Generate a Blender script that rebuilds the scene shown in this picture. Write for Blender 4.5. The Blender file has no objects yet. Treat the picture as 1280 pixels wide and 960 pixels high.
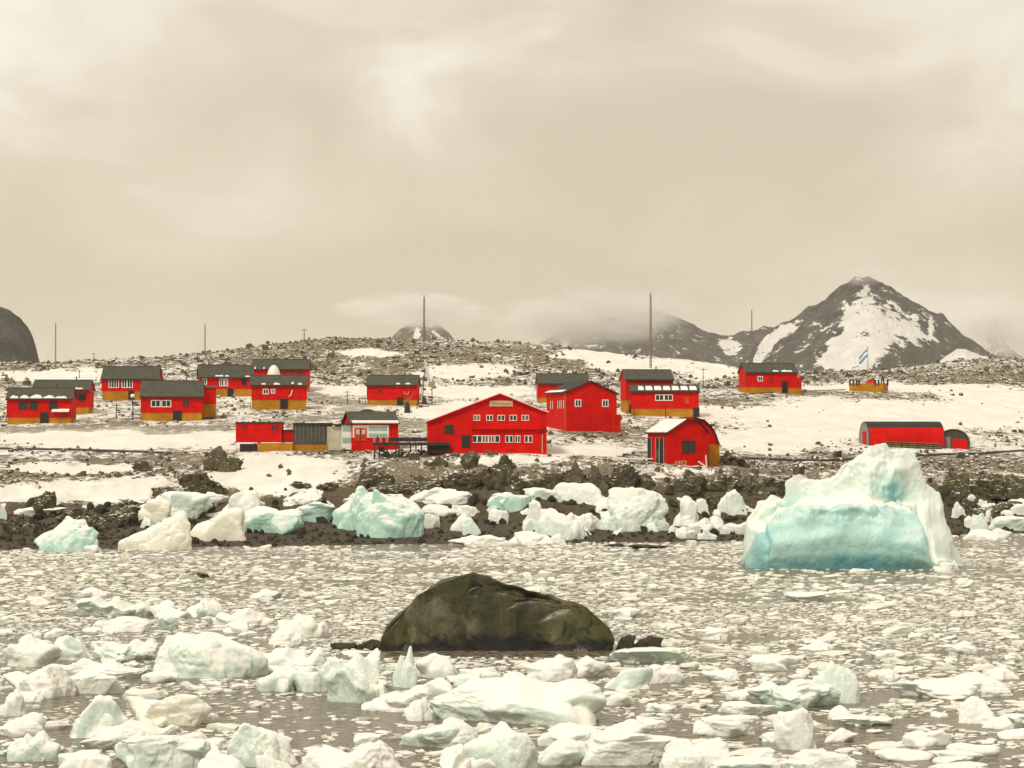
import bpy, bmesh, math, random
import numpy as np
from mathutils import Vector

# ------------------------------------------------------------------ camera, world, sun
scene = bpy.context.scene
col = scene.collection
F = 2600.0            # focal length in photo pixels (1280 wide)
HY = 540.0            # photo row of the horizon
ZC = 12.3             # camera height above the water (ship's deck)
TILT = math.atan((HY - 480.0) / F)
cam_d = bpy.data.cameras.new('camera')
cam_d.sensor_width = 36.0
cam_d.lens = 36.0 * F / 1280.0
cam_d.clip_start = 1.0
cam_d.clip_end = 40000.0
cam = bpy.data.objects.new('camera', cam_d)
cam.location = (0, 0, ZC)
cam.rotation_euler = (math.radians(90) + TILT, 0, 0)
col.objects.link(cam)
scene.camera = cam

SUN_EL, SUN_AZ = math.radians(48), math.radians(-148)   # azimuth from +Y, clockwise positive
world = bpy.data.worlds.new('World')
scene.world = world
world.use_nodes = True
wn = world.node_tree
wn.nodes.clear()
def wnode(t, **kw):
    n = wn.nodes.new(t)
    for k, v in kw.items():
        setattr(n, k, v)
    return n
w_out = wnode('ShaderNodeOutputWorld')
w_bg = wnode('ShaderNodeBackground')
w_bg.inputs['Strength'].default_value = 0.1
w_sky = wnode('ShaderNodeTexSky', sky_type='NISHITA', sun_disc=False, sun_elevation=SUN_EL,
              sun_rotation=SUN_AZ, air_density=1.0, dust_density=3.0, ozone_density=1.0)
w_tc = wnode('ShaderNodeTexCoord')
w_map = wnode('ShaderNodeMapping')
w_map.inputs['Scale'].default_value = (1.0, 1.0, 1.9)
w_n1 = wnode('ShaderNodeTexNoise')
w_n1.inputs['Scale'].default_value = 7.5
w_n1.inputs['Detail'].default_value = 6.0
w_n1.inputs['Roughness'].default_value = 0.52
w_n1.inputs['Distortion'].default_value = 0.5
w_n2 = wnode('ShaderNodeTexNoise')
w_n2.inputs['Scale'].default_value = 2.2
w_n2.inputs['Detail'].default_value = 3.0
w_add = wnode('ShaderNodeMath', operation='MULTIPLY_ADD')
w_add.inputs[1].default_value = 0.6
w_ramp = wnode('ShaderNodeValToRGB')
cr = w_ramp.color_ramp
cr.elements[0].position = 0.66
cr.elements[0].color = (4.5, 3.88, 2.86, 1)
cr.elements[1].position = 0.93
cr.elements[1].color = (6.5, 6.02, 5.15, 1)
e = cr.elements.new(0.775)
e.color = (5.05, 4.42, 3.32, 1)
w_mix = wnode('ShaderNodeMix', data_type='RGBA')
w_mix.inputs[0].default_value = 0.94
wl = wn.links.new
wl(w_tc.outputs['Generated'], w_map.inputs['Vector'])
wl(w_map.outputs['Vector'], w_n1.inputs['Vector'])
wl(w_map.outputs['Vector'], w_n2.inputs['Vector'])
wl(w_n1.outputs['Fac'], w_add.inputs[0])
wl(w_n2.outputs['Fac'], w_add.inputs[2])
wl(w_add.outputs[0], w_ramp.inputs['Fac'])
wl(w_sky.outputs['Color'], w_mix.inputs[6])
wl(w_ramp.outputs['Color'], w_mix.inputs[7])
wl(w_mix.outputs[2], w_bg.inputs['Color'])
wl(w_bg.outputs['Background'], w_out.inputs['Surface'])

sun_d = bpy.data.lights.new('sun', 'SUN')
sun_d.energy = 1.5
sun_d.angle = math.radians(10)
sun_d.color = (1.0, 0.93, 0.80)
sun = bpy.data.objects.new('sun', sun_d)
sdir = Vector((math.sin(SUN_AZ) * math.cos(SUN_EL), math.cos(SUN_AZ) * math.cos(SUN_EL), math.sin(SUN_EL)))
sun.rotation_euler = sdir.to_track_quat('Z', 'Y').to_euler()
sun.location = (-60, -60, 120)
col.objects.link(sun)

vs = scene.view_settings
vs.view_transform = 'Standard'
vs.look = 'None'
vs.gamma = 1.0
vs.exposure = 0.62
vs.use_curve_mapping = False
scene.cycles.volume_bounces = 1
scene.cycles.max_bounces = 8

# ------------------------------------------------------------------ projection
CT, ST = math.cos(TILT), math.sin(TILT)
def ray_z(py, D):
    v = (480.0 - np.asarray(py, float)) / F
    return ZC + D * (v * CT + ST) / (CT - v * ST)
def to_py(z, D):
    a = (np.asarray(z, float) - ZC) / D
    v = (a * CT - ST) / (CT + a * ST)
    return 480.0 - v * F
def ray_x(px, D):
    return (np.asarray(px, float) - 640.0) / F * D
def to_px(X, Y):
    return 640.0 + F * X / Y
def water_D(py):
    v = (480.0 - py) / F
    return -ZC * (CT - v * ST) / (v * CT + ST)

# ------------------------------------------------------------------ numpy noise
def _h(ix, iy, iz, s):
    h = (ix * 374761393 + iy * 668265263 + iz * 1442695041 + s * 974634721) & 0xffffffff
    h = ((h ^ (h >> 13)) * 1274126177) & 0xffffffff
    h = ((h ^ (h >> 16)) * 2246822519) & 0xffffffff
    return ((h ^ (h >> 15)) & 0xffffff) / float(0xffffff)
def vn(p, s=0):
    i = np.floor(p).astype(np.int64)
    f = p - i
    u = f * f * (3 - 2 * f)
    x, y, z = i[:, 0], i[:, 1], i[:, 2]
    def c(a, b, d):
        return _h(x + a, y + b, z + d, s)
    ux, uy, uz = u[:, 0], u[:, 1], u[:, 2]
    x00 = c(0, 0, 0) * (1 - ux) + c(1, 0, 0) * ux
    x10 = c(0, 1, 0) * (1 - ux) + c(1, 1, 0) * ux
    x01 = c(0, 0, 1) * (1 - ux) + c(1, 0, 1) * ux
    x11 = c(0, 1, 1) * (1 - ux) + c(1, 1, 1) * ux
    return ((x00 * (1 - uy) + x10 * uy) * (1 - uz) + (x01 * (1 - uy) + x11 * uy) * uz) * 2 - 1
def fbm(p, o=4, s=0, ridged=False):
    a, t, n = 1.0, 0.0, 0.0
    p = np.asarray(p, float)
    for k in range(o):
        v = vn(p * (2.03 ** k) + 17.3 * k, s + k)
        if ridged:
            v = 1 - 2 * np.abs(v)
        t = t + a * v
        n += a
        a *= 0.5
    return t / n
def sstep(a, b, x):
    t = np.clip((np.asarray(x, float) - a) / (b - a), 0, 1)
    return t * t * (3 - 2 * t)

# ------------------------------------------------------------------ material helpers
class NT:
    def __init__(self, name):
        self.m = bpy.data.materials.new(name)
        self.m.use_nodes = True
        self.t = self.m.node_tree
        self.t.nodes.clear()
        self.out = self.t.nodes.new('ShaderNodeOutputMaterial')
    def n(self, typ, props=None, **inp):
        nd = self.t.nodes.new(typ)
        for k, v in (props or {}).items():
            setattr(nd, k, v)
        for k, v in inp.items():
            key = int(k[1:]) if k[0] == '_' and k[1:].isdigit() else k.replace('_', ' ')
            self.put(nd.inputs[key], v)
        return nd
    def put(self, sock, v):
        if isinstance(v, bpy.types.NodeSocket):
            self.t.links.new(v, sock)
        elif isinstance(v, bpy.types.Node):
            self.t.links.new(v.outputs[0], sock)
        else:
            if hasattr(v, '__len__') and len(v) == 3 and sock.type == 'RGBA':
                v = (*v, 1)
            sock.default_value = v
    def noise(self, vec, scale, detail=4, rough=0.55, dist=0.0):
        return self.n('ShaderNodeTexNoise', Vector=vec, Scale=scale, Detail=detail, Roughness=rough, Distortion=dist).outputs['Fac']
    def ramp(self, fac, stops):
        r = self.n('ShaderNodeValToRGB', Fac=fac)
        els = r.color_ramp.elements
        for i, (p, c) in enumerate(stops):
            e = els[i] if i < 2 else els.new(p)
            e.position = p
            e.color = (*c, 1) if hasattr(c, '__len__') else (c, c, c, 1)
        return r.outputs['Color']
    def mix(self, fac, a, b):
        m = self.n('ShaderNodeMix', {'data_type': 'RGBA'})
        self.put(m.inputs[0], fac); self.put(m.inputs[6], a); self.put(m.inputs[7], b)
        return m.outputs[2]
    def math(self, op, a, b=0.0, c=0.0):
        m = self.n('ShaderNodeMath', {'operation': op})
        self.put(m.inputs[0], a); self.put(m.inputs[1], b); self.put(m.inputs[2], c)
        return m.outputs[0]
    def mrange(self, v, a, b, c=0.0, d=1.0):
        m = self.n('ShaderNodeMapRange', {'interpolation_type': 'SMOOTHSTEP'}, _0=v, _1=a, _2=b, _3=c, _4=d)
        return m.outputs[0]
    def bump(self, h, strength, dist):
        return self.n('ShaderNodeBump', Height=h, Strength=strength, Distance=dist).outputs[0]
    def bsdf(self, **inp):
        b = self.n('ShaderNodeBsdfPrincipled', **inp)
        self.t.links.new(b.outputs[0], self.out.inputs['Surface'])
        return self.m

M = {}
def simple(name, rgb, rough=0.7, var=0.18, scale=1.3, bump=0.0, bscale=20.0, metal=0.0, dirt=None):
    k = NT(name)
    tc = k.n('ShaderNodeTexCoord').outputs['Object']
    a = tuple(c * (1 - var) for c in rgb)
    b = tuple(min(1, c * (1 + var)) for c in rgb)
    n = k.noise(tc, scale, 6, 0.6)
    c = k.ramp(n, [(0.3, a), (0.7, b)])
    if dirt:
        d = k.mrange(k.noise(tc, scale * 2.7, 8, 0.7), 0.52, 0.72, 0.0, dirt[1])
        c = k.mix(d, c, dirt[0])
    kw = dict(Base_Color=c, Roughness=rough, Metallic=metal)
    if bump:
        kw['Normal'] = k.bump(k.noise(tc, bscale, 5, 0.6), bump, 0.05)
    M[name] = k.bsdf(**kw)

def clad(name, rgb, dirtcol):
    k = NT(name)
    tc = k.n('ShaderNodeTexCoord').outputs['Object']
    w = k.n('ShaderNodeTexWave', {'wave_type': 'BANDS', 'bands_direction': 'Z', 'wave_profile': 'SAW'},
            Vector=tc, Scale=1.05, Distortion=0.0)
    n = k.noise(tc, 0.7, 6, 0.62)
    c = k.ramp(n, [(0.3, tuple(x * 0.66 for x in rgb)), (0.7, tuple(min(1, x * 1.12) for x in rgb))])
    st = k.n('ShaderNodeMapping', Vector=tc, Scale=(2.2, 2.2, 0.25))
    d = k.mrange(k.noise(st.outputs[0], 1.6, 7, 0.65), 0.52, 0.76, 0.0, 0.7)
    c = k.mix(d, c, dirtcol)
    c = k.mix(k.mrange(w.outputs['Fac'], 0.0, 0.12, 0.35, 0.0), c, tuple(x * 0.45 for x in rgb))
    M[name] = k.bsdf(Base_Color=c, Roughness=0.7, Specular_IOR_Level=0.12, Normal=k.bump(w.outputs['Fac'], 0.5, 0.03))
clad('red_paint', (0.66, 0.006, 0.004), (0.36, 0.008, 0.004))
clad('ochre_paint', (0.47, 0.215, 0.016), (0.24, 0.10, 0.015))
clad('grey_cladding', (0.10, 0.10, 0.085), (0.05, 0.05, 0.04))
clad('cream_paint', (0.62, 0.58, 0.45), (0.42, 0.38, 0.28))
clad('orange_paint', (0.62, 0.07, 0.015), (0.35, 0.05, 0.01))
simple('white_paint', (0.78, 0.76, 0.70), 0.5, 0.06)
simple('teal_paint', (0.30, 0.44, 0.36), 0.5, 0.08)
simple('roof_felt', (0.060, 0.060, 0.042), 0.85, 0.35, 1.1, 0.4, 9.0, dirt=((0.16, 0.155, 0.125), 0.5))
simple('black_roof', (0.018, 0.016, 0.014), 0.6, 0.3)
simple('dark_wood', (0.028, 0.022, 0.018), 0.8, 0.4, 2.0)
simple('pale_wood', (0.30, 0.27, 0.20), 0.8, 0.2, 3.0)
simple('grey_metal', (0.20, 0.19, 0.17), 0.5, 0.2, 2.0)
simple('dark_metal', (0.045, 0.04, 0.035), 0.5, 0.2)
simple('mast_metal', (0.22, 0.17, 0.13), 0.6, 0.25)
simple('sign_board', (0.55, 0.40, 0.22), 0.6, 0.15, 3.0)
simple('tan_plate', (0.30, 0.24, 0.12), 0.6, 0.2)
simple('flag_blue', (0.16, 0.30, 0.52), 0.8, 0.05)
simple('flag_white', (0.8, 0.8, 0.78), 0.8, 0.04)
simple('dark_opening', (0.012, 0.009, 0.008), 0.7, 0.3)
simple('dome_white', (0.80, 0.77, 0.70), 0.45, 0.05)
simple('drift_wood', (0.20, 0.14, 0.05), 0.85, 0.35, 4.0)
k = NT('window_glass')
M['window_glass'] = k.bsdf(Base_Color=(0.025, 0.024, 0.02), Roughness=0.12)
k = NT('curtain_glass')
M['curtain_glass'] = k.bsdf(Base_Color=(0.16, 0.09, 0.025), Roughness=0.2)

# snow lying on roofs
k = NT('roof_snow')
tc = k.n('ShaderNodeTexCoord').outputs['Object']
M['roof_snow'] = k.bsdf(Base_Color=k.ramp(k.noise(tc, 1.5), [(0.3, (0.72, 0.70, 0.66)), (0.7, (0.86, 0.85, 0.82))]),
                        Roughness=0.9, Normal=k.bump(k.noise(tc, 6.0), 0.4, 0.08))

# ice: bare ice takes the object's own tint, snow lies on what faces up
def ice_mat(name, berg=False):
    k = NT(name)
    tc = k.n('ShaderNodeTexCoord').outputs['Object']
    geo = k.n('ShaderNodeNewGeometry')
    oi = k.n('ShaderNodeObjectInfo')
    nz = k.n('ShaderNodeSeparateXYZ', Vector=geo.outputs['Normal']).outputs['Z']
    n1 = k.noise(tc, 0.35 if berg else 0.9, 5, 0.6)
    n2 = k.noise(tc, 2.5 if berg else 6.0, 6, 0.65)
    sf = k.math('ADD', nz, k.math('MULTIPLY', k.math('SUBTRACT', n1, 0.5), 1.5))
    sf = k.math('ADD', sf, k.math('MULTIPLY', k.math('SUBTRACT', n2, 0.5), 0.5))
    snow = k.mrange(sf, 0.34 if berg else 0.12, 0.9 if berg else 0.62)
    ice = oi.outputs['Color']
    if berg:
        a = k.n('ShaderNodeAttribute', {'attribute_name': 'clear'}).outputs['Fac']
        cl = k.math('ADD', a, k.math('MULTIPLY', k.math('SUBTRACT', n1, 0.5), 0.5))
        ice = k.ramp(cl, [(0.0, (0.76, 0.83, 0.77)), (0.45, (0.52, 0.75, 0.69)), (0.75, (0.27, 0.56, 0.56)), (1.0, (0.09, 0.31, 0.42))])
        snow = k.math('MULTIPLY', snow, k.mrange(cl, 0.35, 0.75, 1.0, 0.0))
    else:
        ice = k.mix(k.mrange(n2, 0.4, 0.7, 0.0, 0.45), ice, (0.74, 0.80, 0.74))
    c = k.mix(snow, ice, (0.85, 0.835, 0.79))
    h = k.math('ADD', k.noise(tc, 5.0 if not berg else 3.0, 6, 0.62), k.math('MULTIPLY', n1, 0.8))
    M[name] = k.bsdf(Base_Color=c, Roughness=k.mrange(snow, 0, 1, 0.22, 0.85), Subsurface_Weight=0.35,
                     Subsurface_Radius=(0.25, 0.6, 0.7), Subsurface_Scale=0.5 if berg else 0.25,
                     Normal=k.bump(k.math('ADD', h, k.math('MULTIPLY', k.noise(tc, 16.0, 5, 0.7), 0.25)), 0.45, 0.14 if not berg else 0.2))
ice_mat('ice')
ice_mat('berg_ice', True)

# small floes
k = NT('floe_ice')
g = k.n('ShaderNodeNewGeometry')
tc = k.n('ShaderNodeTexCoord').outputs['Object']
nz = k.n('ShaderNodeSeparateXYZ', Vector=g.outputs['Normal']).outputs['Z']
c1 = k.ramp(g.outputs['Random Per Island'], [(0.0, (0.40, 0.37, 0.30)), (0.4, (0.72, 0.70, 0.63)), (1.0, (0.86, 0.85, 0.80))])
c2 = k.mix(k.mrange(nz, 0.1, 0.6), (0.55, 0.60, 0.52), c1)
c2 = k.mix(k.mrange(k.noise(tc, 3.0, 6, 0.7), 0.5, 0.75, 0.0, 0.5), c2, (0.52, 0.50, 0.43))
M['floe_ice'] = k.bsdf(Base_Color=c2, Roughness=0.75, Normal=k.bump(k.noise(tc, 9.0, 4), 0.4, 0.05))

# rocks
def rock_mat(name, dark, light, tint, snow=0.0, wet=False, sc=0.8):
    k = NT(name)
    tc = k.n('ShaderNodeTexCoord').outputs['Object']
    if not wet:
        tc = k.n('ShaderNodeNewGeometry').outputs['Position']
    n = k.noise(tc, sc, 8, 0.68, 0.4)
    c = k.ramp(n, [(0.32, dark), (0.68, light)])
    c = k.mix(k.mrange(k.noise(tc, sc * 0.45, 5, 0.6), 0.42, 0.66, 0.0, 0.85), c, tint)
    c = k.mix(k.mrange(k.noise(tc, sc * 5, 6, 0.7), 0.55, 0.75, 0.0, 0.6), c, tuple(x * 0.35 for x in dark))
    rough = 0.9
    if snow > 0:
        nz = k.n('ShaderNodeSeparateXYZ', Vector=k.n('ShaderNodeNewGeometry').outputs['Normal']).outputs['Z']
        s = k.mrange(k.math('ADD', nz, k.math('MULTIPLY', k.math('SUBTRACT', k.noise(tc, 1.6, 5, 0.6), 0.5), 1.3)), 1.0 - snow, 1.12 - snow)
        c = k.mix(s, c, (0.80, 0.78, 0.73))
    M[name] = k.bsdf(Base_Color=c, Roughness=0.45 if wet else rough,
                     Normal=k.bump(k.math('ADD', k.noise(tc, sc * 3.5, 8, 0.7), k.noise(tc, sc * 14, 5, 0.7)), 0.8, 0.12))
rock_mat('bluff_rock', (0.018, 0.015, 0.009), (0.18, 0.155, 0.095), (0.10, 0.09, 0.03), 0.22, sc=1.1)
rock_mat('shore_rock', (0.016, 0.013, 0.009), (0.060, 0.048, 0.030), (0.040, 0.034, 0.014), 0.0)
rock_mat('hill_rock', (0.030, 0.024, 0.014), (0.19, 0.155, 0.10), (0.11, 0.09, 0.052), 0.26)
rock_mat('boulder_rock', (0.010, 0.010, 0.005), (0.072, 0.066, 0.036), (0.034, 0.036, 0.009), 0.0, True, 0.5)

k = NT('great_boulder')
tc = k.n('ShaderNodeTexCoord').outputs['Object']
z = k.n('ShaderNodeSeparateXYZ', Vector=tc).outputs['Z']
st = k.n('ShaderNodeMapping', Vector=tc, Scale=(1.0, 1.0, 0.4)).outputs[0]
c = k.ramp(k.noise(st, 0.55, 8, 0.66, 0.6), [(0.36, (0.012, 0.011, 0.005)), (0.5, (0.050, 0.046, 0.019)), (0.64, (0.150, 0.138, 0.085))])
c = k.mix(k.mrange(k.noise(tc, 0.38, 5, 0.6, 0.4), 0.46, 0.6, 0.0, 0.75), c, (0.062, 0.068, 0.014))
c = k.mix(k.mrange(k.noise(tc, 0.9, 8, 0.66, 1.2), 0.53, 0.66, 0.0, 0.8), c, (0.008, 0.007, 0.004))
tide = k.mrange(k.math('ADD', z, k.math('MULTIPLY', k.math('SUBTRACT', k.noise(tc, 0.45, 5, 0.6), 0.5), 3.0)), 0.35, 1.0, 1.0, 0.0)
c = k.mix(tide, c, (0.006, 0.005, 0.003))
M['great_boulder'] = k.bsdf(Base_Color=c, Roughness=k.mrange(k.noise(tc, 2.0, 4), 0.35, 0.65, 0.22, 0.6), Specular_IOR_Level=0.5,
                            Normal=k.bump(k.math('ADD', k.noise(tc, 1.6, 6, 0.6), k.math('MULTIPLY', k.noise(tc, 7, 5, 0.6), 0.5)), 0.5, 0.12))
# ground: snow with gravel showing through; masks are stored on the mesh
k = NT('ground')
pos = k.n('ShaderNodeNewGeometry').outputs['Position']
rk = k.n('ShaderNodeAttribute', {'attribute_name': 'rock'}).outputs['Fac']
dk = k.n('ShaderNodeAttribute', {'attribute_name': 'shore'}).outputs['Fac']
tr = k.n('ShaderNodeAttribute', {'attribute_name': 'track'}).outputs['Fac']
mp = k.n('ShaderNodeMapping', Vector=pos, Scale=(0.75, 0.42, 1.0)).outputs[0]
nA = k.noise(mp, 0.9, 8, 0.72, 0.6)
nB = k.noise(mp, 0.12, 4, 0.6)
v = k.math('ADD', k.math('MULTIPLY', nA, 0.8), k.math('MULTIPLY', nB, 0.35))
nC = k.noise(pos, 1.9, 6, 0.7, 0.3)
v = k.math('ADD', v, k.math('MULTIPLY', k.math('SUBTRACT', nC, 0.5), 0.45))
thr = k.math('SUBTRACT', 0.92, k.math('MULTIPLY', rk, 0.68))
fac = k.mrange(k.math('SUBTRACT', v, thr), -0.025, 0.035)
grav = k.ramp(k.noise(pos, 2.5, 8, 0.75), [(0.3, (0.055, 0.044, 0.026)), (0.7, (0.30, 0.245, 0.155))])
beach = k.ramp(k.noise(pos, 1.6, 8, 0.75), [(0.32, (0.018, 0.013, 0.008)), (0.68, (0.095, 0.073, 0.042))])
grav = k.mix(dk, grav, beach)
snowc = k.ramp(k.noise(mp, 0.35, 6, 0.65), [(0.3, (0.70, 0.675, 0.615)), (0.7, (0.87, 0.85, 0.80))])
c = k.mix(fac, snowc, grav)
trk = k.ramp(k.noise(mp, 1.4, 6, 0.7), [(0.35, (0.20, 0.175, 0.125)), (0.7, (0.36, 0.33, 0.26))])
c = k.mix(k.mrange(k.math('ADD', tr, k.math('MULTIPLY', k.math('SUBTRACT', nA, 0.5), 3.2)), 0.45, 0.95, 0.0, 0.8), c, trk)
hh = k.math('ADD', k.noise(pos, 1.2, 8, 0.7), k.math('MULTIPLY', fac, 0.4))
M['ground'] = k.bsdf(Base_Color=c, Roughness=0.9, Normal=k.bump(hh, 0.7, 0.35))

# mountains
k = NT('mountain')
pos = k.n('ShaderNodeNewGeometry').outputs['Position']
sn = k.n('ShaderNodeAttribute', {'attribute_name': 'snow'}).outputs['Fac']
nA = k.noise(pos, 0.04, 9, 0.74, 0.8)
mp = k.n('ShaderNodeMapping', Vector=pos, Scale=(1.0, 1.0, 0.3)).outputs[0]
nB = k.noise(mp, 0.045, 8, 0.68, 0.3)
v = k.math('ADD', sn, k.math('MULTIPLY', k.math('SUBTRACT', nA, 0.5), 4.2))
v = k.math('ADD', v, k.math('MULTIPLY', k.math('SUBTRACT', nB, 0.5), 2.2))
rc = k.ramp(nB, [(0.3, (0.030, 0.026, 0.022)), (0.7, (0.135, 0.12, 0.10))])
M['mountain'] = k.bsdf(Base_Color=k.mix(k.mrange(v, 0.44, 0.56), rc, (0.82, 0.81, 0.78)), Roughness=0.95,
                       Normal=k.bump(nB, 1.0, 16.0))

# sea water
k = NT('water')
pos = k.n('ShaderNodeNewGeometry').outputs['Position']
mp = k.n('ShaderNodeMapping', Vector=pos, Scale=(0.6, 1.6, 1.0)).outputs[0]
h = k.math('ADD', k.noise(mp, 1.6, 5, 0.6, 0.4), k.math('MULTIPLY', k.noise(mp, 6.0, 3, 0.6), 0.35))
sl = k.mrange(k.noise(mp, 2.2, 8, 0.75), 0.46, 0.63, 0.0, 0.85)
M['water'] = k.bsdf(Base_Color=k.mix(sl, (0.085, 0.066, 0.042), (0.44, 0.39, 0.31)), IOR=1.33,
                    Roughness=k.mrange(sl, 0, 0.75, 0.10, 0.6), Normal=k.bump(h, 0.55, 0.12))

# ------------------------------------------------------------------ object helpers
def tag(o, label=None, cat=None, group=None, kind=None):
    if label: o['label'] = label
    if cat: o['category'] = cat
    if group: o['group'] = group
    if kind: o['kind'] = kind
    return o
def link(name, me, mat=None, parent=None, loc=None, rotz=None):
    o = bpy.data.objects.new(name, me)
    col.objects.link(o)
    if mat is not None and me is not None and not me.materials:
        me.materials.append(M[mat])
    if parent: o.parent = parent
    if loc is not None: o.location = loc
    if rotz is not None: o.rotation_euler = (0, 0, rotz)
    return o
def empty(name, loc, rz=0.0):
    return link(name, None, None, None, loc, rz)
def np_mesh(name, V, Fc, smooth=False, attrs=None):
    me = bpy.data.meshes.new(name)
    V = np.ascontiguousarray(V, np.float32)
    Fc = np.asarray(Fc, np.int32)
    n, kk = Fc.shape
    me.vertices.add(len(V)); me.vertices.foreach_set('co', V.ravel())
    me.loops.add(n * kk); me.loops.foreach_set('vertex_index', Fc.ravel())
    me.polygons.add(n); me.polygons.foreach_set('loop_start', np.arange(n, dtype=np.int32) * kk)
    me.polygons.foreach_set('use_smooth', np.full(n, bool(smooth)))
    for an, av in (attrs or {}).items():
        a = me.attributes.new(an, 'FLOAT', 'POINT')
        a.data.foreach_set('value', np.asarray(av, np.float32))
    me.update(calc_edges=True)
    return me
def grid_faces(nr, nc, wrap=False):
    r = np.arange(nr - 1)[:, None]
    c = np.arange(nc if wrap else nc - 1)[None, :]
    c2 = (c + 1) % nc
    return np.stack([r * nc + c, r * nc + c2, (r + 1) * nc + c2, (r + 1) * nc + c], -1).reshape(-1, 4)

class MB:
    def __init__(self): self.v = []; self.f = []
    def add(self, vs, fs):
        b = len(self.v); self.v += [tuple(map(float, q)) for q in vs]; self.f += [tuple(b + i for i in f) for f in fs]; return self
    def box(self, x0, x1, y0, y1, z0, z1):
        return self.add([(x0, y0, z0), (x1, y0, z0), (x1, y1, z0), (x0, y1, z0), (x0, y0, z1), (x1, y0, z1), (x1, y1, z1), (x0, y1, z1)],
                        [(3, 2, 1, 0), (4, 5, 6, 7), (0, 1, 5, 4), (1, 2, 6, 5), (2, 3, 7, 6), (3, 0, 4, 7)])
    def prism_y(self, pts, y0, y1):      # outline in x,z (counter-clockwise seen from -y)
        n = len(pts)
        vs = [(x, y0, z) for x, z in pts] + [(x, y1, z) for x, z in pts]
        fs = [tuple(range(n)), tuple(range(2 * n - 1, n - 1, -1))]
        fs += [((i + 1) % n, i, n + i, n + (i + 1) % n) for i in range(n)]
        return self.add(vs, fs)
    def prism_x(self, pts, x0, x1):      # outline in y,z
        n = len(pts)
        vs = [(x0, y, z) for y, z in pts] + [(x1, y, z) for y, z in pts]
        fs = [tuple(range(n - 1, -1, -1)), tuple(range(n, 2 * n))]
        fs += [(i, (i + 1) % n, n + (i + 1) % n, n + i) for i in range(n)]
        return self.add(vs, fs)
    def bar(self, a, b, r0, r1=None, n=6):
        a, b = Vector(a), Vector(b); r1 = r0 if r1 is None else r1
        d = (b - a).normalized()
        u = d.cross(Vector((0, 0, 1)) if abs(d.z) < 0.95 else Vector((1, 0, 0))).normalized(); w = d.cross(u)
        vs = [tuple(p + (u * math.cos(t) + w * math.sin(t)) * r) for p, r in ((a, r0), (b, r1)) for t in [2 * math.pi * i / n for i in range(n)]]
        fs = [tuple(range(n - 1, -1, -1)), tuple(range(n, 2 * n))] + [(i, (i + 1) % n, n + (i + 1) % n, n + i) for i in range(n)]
        return self.add(vs, fs)
    def build(self, name, mat, parent=None, bevel=0.0, smooth=False):
        me = bpy.data.meshes.new(name)
        me.from_pydata(self.v, [], self.f)
        bm = bmesh.new(); bm.from_mesh(me)
        bmesh.ops.recalc_face_normals(bm, faces=bm.faces)
        if bevel:
            bmesh.ops.bevel(bm, geom=[e for e in bm.edges], offset=bevel, segments=1, affect='EDGES', profile=0.5)
        bm.to_mesh(me); bm.free()
        if smooth:
            me.polygons.foreach_set('use_smooth', np.ones(len(me.polygons), bool))
        return link(name, me, mat, parent)

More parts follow.
